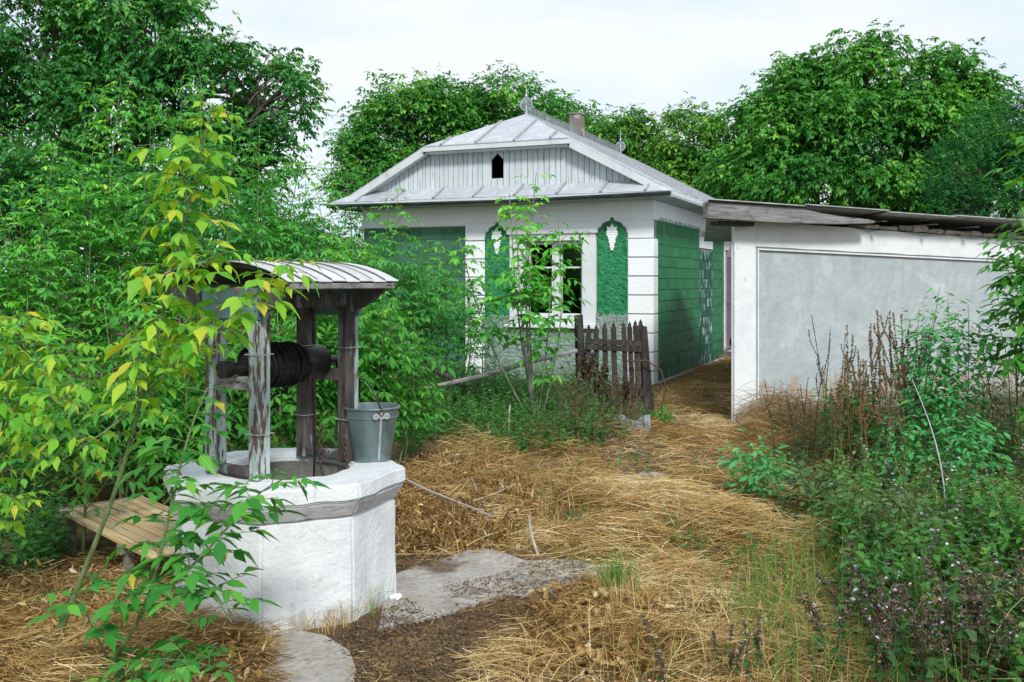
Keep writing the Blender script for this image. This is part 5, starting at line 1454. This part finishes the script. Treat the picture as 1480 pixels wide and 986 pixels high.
herb_patch('weeds', 'tiny lilac and white blossoms spread through the thicket', scatter(thick, 90), (.28, .55), .25, 5, .018, FLOWER, STEMG, wf=.7, start=.6, taper=.1)

herb_patch('weeds', 'dark leafy weeds at the left end of the bench', scatter([(-60, 700), (60, 730), (110, 800), (60, 850), (-60, 860)], 260), (.15, .4), .35, 8, .085, WEEDG, STEMG, tint=(.35, .2))
herb_patch('weeds', 'withered brown weeds behind the bench', scatter([(60, 700), (200, 690), (260, 720), (240, 760), (80, 740)], 160), (.12, .35), .4, 8, .05, DRYLEAF, STALKD)
herb_patch('weeds', 'bluish seedlings scattered over the right half of the path', scatter([(960, 700), (1080, 690), (1180, 760), (1130, 800), (1000, 780)], 60), (.05, .14), .4, 5, .06, MUGW, STEMG, wf=.5)
def grass_patch(name, label, pts, hgt, mat, tint, w=(.0012, .0028), lean=.45, cat='grass', kind='stuff', base=None):
    n = len(pts); h = rng.uniform(hgt[0], hgt[1], n); a = rng.uniform(0, 6.283, n); l = np.abs(rng.normal(0, lean, n))
    t = np.linspace(0, 1, 6)
    P = pts[:, None] + np.stack([np.cos(a), np.sin(a), np.zeros(n)], 1)[:, None] * ((h * l)[:, None] * (t ** 1.8)[None])[:, :, None] + UP * (h[:, None] * (t[None] * (1 - .45 * np.clip(l, 0, 1.4)[:, None] * t[None] ** 2)))[:, :, None]
    wd = rng.uniform(w[0], w[1], n)[:, None] * np.linspace(1, .15, 6)[None]
    V, T = ribbons(P, wd)
    if base is not None: V = V - np.array(base)
    o = mesh_np(name, V, T, mat, None, np.repeat(np.clip(rng.normal(tint[0], tint[1], n), 0, 1), 12))
    if base is not None: o.location = base
    return tag(o, label, cat, kind=kind)
grass_patch('green_grass', 'thin green grass sprouting through the straw path', scatter([(700, 760), (900, 680), (1150, 720), (1190, 830), (1100, 1000), (880, 1000), (860, 860)], 900), (.04, .16), GRASS, (.35, .25), lean=.6)
def tuft(px, py, n, r, hgt, mat, tint, label, lean=.4):
    c = gp(px, py); q = rng.normal(0, r, (n, 2)) + [c.x, c.y]
    return grass_patch('grass_tuft', label, np.column_stack([q, gz(q[:, 0], q[:, 1])]), hgt, mat, tint, lean=lean, cat='grass tuft', kind='stuff', base=tuple(c))
tuft(893, 862, 240, .05, (.12, .30), GRASS, (.3, .15), 'bright green grass tuft at the corner of the concrete slab', .35)
tuft(905, 880, 170, .08, (.10, .24), STRAW, (.7, .15), 'dry straw coloured grass tuft beside the green one', .6)
tuft(470, 905, 130, .07, (.05, .17), STRAW, (.6, .2), 'dry grass tuft at the front foot of the well', .7)
tuft(515, 890, 45, .08, (.12, .24), GRASS, (.6, .25), 'thin green grass against the white well body', .6)
tuft(975, 580, 240, .16, (.12, .3), STRAW, (.62, .16), 'golden dry grass clump at the entrance to the passage', .7)
tuft(1085, 880, 60, .1, (.15, .35), GRASS, (.45, .2), 'sparse green grass blades near the thicket', .5)
tuft(965, 608, 30, .05, (.1, .22), GRASS, (.2, .1), 'small green grass clump by the gate post', .5)
grass_patch('dry_grass', 'long pale dry grass at the near edge of the yard', scatter([(860, 900), (1000, 860), (1200, 840), (1280, 900), (1380, 1040), (700, 1040), (780, 960)], 800), (.08, .30), STRAW, (.62, .25), lean=.9)
grass_patch('dry_grass', 'long straw coloured grass stalks leaning through the thicket', scatter(thick, 260), (.3, .65), STRAW, (.72, .18), lean=.8, w=(.0014, .0026))
grass_patch('dry_grass', 'green and straw grass mixed into the thicket edge', scatter([(1150, 780), (1230, 740), (1300, 800), (1420, 1040), (1100, 1040), (1060, 900)], 900), (.15, .45), GRASS, (.6, .28), lean=.6)
grass_patch('dry_grass', 'dry grass along the house side wall', scatter([(945, 575), (1000, 535), (1058, 520), (1062, 560), (1000, 580)], 700), (.06, .25), STRAW, (.45, .25), lean=.7)
grass_patch('dry_grass', 'tangled dry grass around the sticks right of the well', scatter([(580, 760), (640, 680), (800, 680), (900, 690), (800, 780), (650, 810)], 1500), (.08, .3), STRAW, (.5, .22), lean=1.0)

# ------------------------------------------------------------------ single tall weeds before the shed
elder('goosefoot_plant', 'tall bluish green goosefoot plant reaching up before the grey panel', 1358, 7.3, 415, 46, 9, MUGW, leaf=.13, seed=301, nlat=16, latlen=.2, base_w=.10, node=.028, pairs=0, start=.12, droop=.7, sr=.007, tmpl=T_NARROW, cat='plant', Lf=.55, Wf=.22)
elder('goosefoot_plant', 'shorter goosefoot plant at the left foot of the tall one', 1300, 7.0, 600, 45, 6, MUGW, leaf=.11, seed=302, nlat=7, latlen=.2, base_w=.12, node=.035, pairs=0, start=.1, droop=.7, sr=.005, tmpl=T_NARROW, cat='plant', Lf=.55, Wf=.22)
elder('goosefoot_plant', 'broad goosefoot plant at the right foot of the tall one', 1395, 6.7, 590, 45, 6, MUGW, leaf=.12, seed=303, nlat=7, latlen=.22, base_w=.12, node=.035, pairs=0, start=.1, droop=.7, sr=.005, tmpl=T_NARROW, cat='plant', Lf=.55, Wf=.22)
elder('leafy_weed', 'dark leafy weed among the brown dock stalks', 1245, 7.7, 520, 40, 8, WEEDG, leaf=.13, seed=304, nlat=8, latlen=.25, base_w=.15, node=.035, pairs=0, start=.1, droop=.6, sr=.005, tmpl=T_NARROW, cat='plant', Lf=.55, Wf=.22)
elder('leafy_weed', 'small green sprig growing in the straw by the shed mound', 1100, 6.9, 625, 32, 7, MUGW, leaf=.12, seed=305, nlat=5, latlen=.15, base_w=.10, node=.035, pairs=0, start=.1, droop=.6, sr=.004, tmpl=T_NARROW, cat='plant', Lf=.55, Wf=.22)
elder('leafy_weed', 'withering leafy weed at the right foot of the shed', 1450, 7.6, 540, 50, 9, GREYW, leaf=.11, seed=306, nlat=8, latlen=.25, base_w=.2, node=.04, pairs=0, start=.1, droop=.6, sr=.004, tmpl=T_NARROW, cat='plant', Lf=.55, Wf=.22)
elder('leafy_weed', 'dark tangled weed climbing at the picket gate', 850, 10.5, 520, 45, 8, GREYW, leaf=.12, seed=307, nlat=7, latlen=.3, base_w=.2, node=.05, pairs=0, start=.1, droop=.6, sr=.005, tmpl=T_NARROW, cat='plant', Lf=.55, Wf=.22)
elder('leafy_weed', 'small green maple seedling by the leaning gate post', 962, 10.2, 585, 22, 4, ELDERB, leaf=.10, seed=308, nlat=3, latlen=.12, base_w=.06, node=.05, pairs=1, start=.2, sr=.003, cat='plant')
for i, (px, Y, yt, mt, lb) in enumerate((
    (1235, 5.6, 690, WEEDG2, 'leafy weed bush at the path edge of the thicket'), (1300, 5.2, 700, GREYW, 'grey withering bush inside the thicket'),
    (1350, 4.8, 740, WEEDG2, 'low leafy bush in the middle of the thicket behind the nettles'), (1420, 5.4, 690, WEEDG, 'fresh green bush in the thicket beside the bleached bent stem'),
    (1470, 4.9, 700, WEEDG2, 'tall leafy bush at the outer edge of the thicket'), (1185, 6.4, 670, GREYW, 'grey green weed bush spreading onto the straw'), (1262, 4.6, 790, WEEDG, 'small fresh bush between nettles and path'))):
    elder('leafy_weed', lb, px, Y, yt, 48, 9, mt, leaf=.10, seed=320 + i, nlat=7, latlen=.2, base_w=.16, node=.035, pairs=0, start=.1, droop=.6, sr=.004, tmpl=T_NARROW, cat='plant', Lf=.55, Wf=.26)
rng = np.random.default_rng(88)

def dock(px, ytop, Y, lean, mat, label, spike=.42, fat=1.0, group=None):
    b = np.array(ground_at(px, Y)); top = np.array(at(px + lean, ytop, Y)); root = empty('dock_stalk', b)
    tag(root, label, 'dry plant', group)
    bow = rng.normal(0, .03, 3)
    pts = resample([b, (b + top) / 2 + bow, top], 10)
    Geo().tube([p - b for p in pts], [.005 - .0035 * i / 9 for i in range(10)], 5).build('stem', STALKD if mat is DOCK else STALKB, root, smooth=True)
    lines = [pts[int(9 * (1 - spike)):]]
    for j in range(4 if fat > .8 else 2):
        f = rng.uniform(1 - spike * 1.2, .85); q = np.array([np.interp(f * 9, range(10), pts[:, c]) for c in range(3)])
        l = (1 - f) * np.linalg.norm(top - b) * rng.uniform(.5, .9); a = rng.uniform(0, 6.28)
        e = q + [math.cos(a) * l * .35, math.sin(a) * l * .35, l]
        ln = resample([q, (q + e) / 2 + [math.cos(a) * l * .1, 0, 0], e], 8); lines.append(ln)
        Geo().tube([p - b for p in ln], [.003 - .0015 * i / 7 for i in range(8)], 4).build('side_stem', STALKD if mat is DOCK else STALKB, root)
    P = []
    for ln in lines:
        k = int(np.linalg.norm(ln[-1] - ln[0]) * 420 * fat) + 8
        t = rng.random(k) * (len(ln) - 1)
        P.append(np.stack([np.interp(t, range(len(ln)), ln[:, c]) for c in range(3)], 1))
    P = np.concatenate(P); n = len(P)
    D = rng.normal(0, 1, (n, 3)) + [0, 0, .5]; L = rng.uniform(.010, .021, n) * fat
    V, T, C = leaves(P, D, rng.normal(0, 1, (n, 3)), L, L * .6, T_CURL, np.clip(rng.normal(.5, .22, n), 0, 1))
    tag(mesh_np('seed_head', V - b, T, mat, root, C), kind='stuff')
DG = 'rusty dock stalks before the grey shed panel'
for px, yt, Y, ln in ((1232, 470, 7.6, -8), (1262, 448, 7.5, 6), (1276, 450, 7.4, 10), (1290, 455, 7.5, 12), (1305, 452, 7.6, -14), (1320, 480, 7.5, 14), (1250, 505, 7.3, -10), (1282, 520, 7.2, -4), (1335, 500, 7.6, 8), (1222, 540, 7.3, -6), (1268, 480, 7.7, -12), (1297, 490, 7.3, 16), (1240, 520, 7.6, 8), (1312, 515, 7.2, -8), (1205, 560, 7.4, 5), (1328, 540, 7.3, 12), (1258, 550, 7.0, -14), (1415, 560, 7.4, 6)):
    dock(px, yt, Y, ln, DOCK, 'rusty brown dock stalk with seed spikes before the grey shed panel', .45, .85, DG)
TG = 'thin dark weed stalks before the shed wall'
for px, yt, Y, ln in ((1125, 548, 7.9, -20), (1160, 545, 8.0, 8), (1175, 530, 8.1, 14), (1195, 455, 7.9, -22), (1208, 490, 7.9, -8), (1218, 482, 8.0, 4), (1150, 570, 7.8, -14), (1345, 470, 7.9, -2), (1455, 500, 7.2, 20), (1440, 470, 7.4, -26)):
    dock(px, yt, Y, ln, DARKSEED, 'thin dark dry weed stalk with sparse seed heads before the shed wall', .35, .6, TG)
GGp = 'dry stalks standing by the picket gate'
for px, yt, Y, ln in ((838, 520, 10.5, 10), (852, 505, 10.4, -6), (866, 530, 10.4, 12), (880, 540, 10.3, -8), (895, 545, 10.3, 6), (870, 515, 10.5, -12)):
    dock(px, yt, Y, ln, DARKSEED, 'dry brown weed stalk standing before the picket gate', .5, 1.3, GGp)

# dead nettles with lilac flowers, low right
def nettle_mesh(i):
    r = np.random.default_rng(900 + i)
    global rng
    rng = r
    h = r.uniform(.26, .46)
    pts = resample([(0, 0, 0), (r.normal(0, .03), r.normal(0, .03), h * .55), (r.normal(0, .06), r.normal(0, .06), h)], 10)
    P, D, N, L = [], [], [], []; FP, FD = [], []; BP = []
    for f in np.r_[np.linspace(.18, .55, 4), np.linspace(.58, 1.0, 5)]:
        q = np.array([np.interp(f * 9, range(10), pts[:, c]) for c in range(3)]); flower = f > .6
        for k in range(4 if flower else 2):
            a = r.uniform(0, 6.28); P.append(q); D.append((math.cos(a), math.sin(a), -.25)); N.append((0, 0, 1)); L.append((.022 if flower else .042) * r.uniform(.8, 1.2))
        if flower:
            for k in range(26):
                a = r.uniform(0, 6.28); e = r.uniform(.003, .019); BP.append(q + np.array([math.cos(a) * e, math.sin(a) * e, r.normal(0, .007)]))
            for k in range(int(r.integers(0, 3))):
                a = r.uniform(0, 6.28); FP.append(q + np.array([math.cos(a) * .014, math.sin(a) * .014, .006])); FD.append((math.cos(a), math.sin(a), .35))
    P, D, N, L = map(lambda z: np.array(z, float), (P, D, N, L))
    lv = leaves(P, D + r.normal(0, .15, D.shape), N + r.normal(0, .3, N.shape), L, L * .75, T_MID, np.clip(r.normal(.35, .25, len(P)), 0, 1))
    BP = np.array(BP); bl = r.uniform(.008, .017, len(BP))
    br = leaves(BP, r.normal(0, 1, BP.shape), r.normal(0, 1, BP.shape), bl, bl * .6, T_CURL, np.clip(r.normal(.5, .3, len(BP)), 0, 1))
    FP = np.array(FP); FD = np.array(FD); fl = r.uniform(.012, .019, len(FP))
    fw = leaves(FP, FD, np.tile([0, 0, 1.0], (len(FP), 1)) + r.normal(0, .3, FP.shape), fl, fl * .6, T_CURL, np.clip(r.normal(.5, .3, len(FP)), 0, 1))
    def me(parts, mat):
        V, T, C = join(parts); o = mesh_np('tmp', V, T, mat, None, C); m = o.data; bpy.data.objects.remove(o); return m
    v, t = tubes(pts[None], np.linspace(.0028, .0015, 10)[None], 5)
    return me([(v, t, 0.)], STALKB), me([lv], NETTLE), me([br], BRACT), me([fw], FLOWER)
NM = [nettle_mesh(i) for i in range(6)]
rng = np.random.default_rng(99)
NG = 'flowering dead nettles'
spots = [(rng.uniform(1190, 1500), rng.uniform(935, 1060)) for _ in range(46)] + [(rng.uniform(1010, 1190), rng.uniform(960, 1040)) for _ in range(9)] + [(rng.uniform(800, 1000), rng.uniform(985, 1030)) for _ in range(2)]
for i, (px, py) in enumerate(spots):
    c = gp(px, py); root = empty('dead_nettle', c, rng.uniform(0, 6.28)); k = rng.uniform(.85, 1.3) * (.6 if px < 1190 else 1); root.scale = (k, k, k)
    where = 'standing in the dark chaff' if px < 1005 else 'at the edge of the dry grass' if px < 1190 else 'massed in front of the weed thicket'
    tag(root, 'dead nettle with dark whorls and lilac flowers ' + where, 'flower', NG + ', ' + where)
    for nm, m in zip(('stem', 'leaves', 'bracts', 'flowers'), NM[i % 6]):
        o = bpy.data.objects.new(nm, m); COL.objects.link(o); o.parent = root
        if nm != 'stem': o['kind'] = 'stuff'

# ------------------------------------------------------------------ sticks, paper
def stick(label, pts, r0, r1, mat, lift=.03):
    P = []
    for q in pts:
        if len(q) == 2: g = gp(*q); g.z += lift; P.append(g)
        else: P.append(at(*q))
    P = resample(P, 8)
    tube_thing('dead_branch', label, 'stick', P, [r0 + (r1 - r0) * i / 7 for i in range(8)], mat)
PALE = pmat('pale_blue_grey_stick', (.40, .41, .43), [((.28, .27, .26), 15, .45, .7)])
stick('pale grey stick slanting out of the withered leaf heap', [(568, 715), (610, 742), (660, 762), (712, 786)], .009, .004, PALE, .17)
stick('thin pale twig crossing the withered leaf heap', [(684, 762), (720, 748), (745, 735)], .006, .003, TWIG, .17)
stick('short straight reddish stick stuck upright in the straw', [at(778, 803, 5.85)[:] and (778, 803), (768, 775, 5.85), (764, 745, 5.85)], .009, .008, TWIG, .0)
stick('forked white twig standing in the leaf heap', [(700, 745), (690, 710, 6.6), (681, 690, 6.6)], .004, .002, PALE, .0)
stick('curved white twig leaning in the leaf heap', [(708, 740), (722, 715, 6.6), (728, 692, 6.6)], .004, .002, PALE, .0)
stick('long straw coloured stalk lying aslant on the path', [(1065, 762), (1090, 735), (1115, 705), (1135, 678)], .007, .004, TWIG, .04)
stick('bleached bare stem bent through the weed thicket', [(1368, 770), (1366, 690, 6.3), (1345, 610, 6.5), (1318, 548, 6.6)], .006, .003, PALE, .0)
stick('thin grey branch reaching along the shed wall', [(1478, 640), (1440, 590, 7.7), (1410, 545, 7.8), (1395, 490, 7.8)], .008, .002, WOODD, .0)
stick('dark forked branch before the shed beside the bright box elder', [(1470, 650), (1455, 560, 7.6), (1470, 480, 7.6), (1440, 455, 7.6)], .008, .002, WOODD, .0)
stick('pale dry branch half buried in straw before the bench', [(70, 975), (110, 950), (150, 930)], .009, .005, PALE, .02)
stick('bent white root in the straw below the bench', [(190, 962), (200, 935, 4.1), (215, 928, 4.1)], .006, .003, PALE, .0)
stick('thin stake standing in the green strip', [(735, 640), (736, 600, 9.6), (737, 585, 9.6)], .011, .009, TWIG, 0)
stick('broken leaning stake in the green strip', [(712, 650), (708, 628, 9.4), (706, 615, 9.4)], .012, .009, TWIG, 0)
def paper():
    c = gp(573, 868)
    bm = bmesh.new(); bmesh.ops.create_icosphere(bm, subdivisions=2, radius=.035)
    for v in bm.verts: v.co *= random.uniform(.6, 1.1); v.co.z *= .55
    me = bpy.data.meshes.new('paper_scrap'); bm.to_mesh(me); bm.free()
    o = link('paper_scrap', me, None, PAPER); o.location = c + Vector((0, 0, .02))
    tag(o, 'crumpled white paper scrap at the right foot of the well', 'paper')
paper()
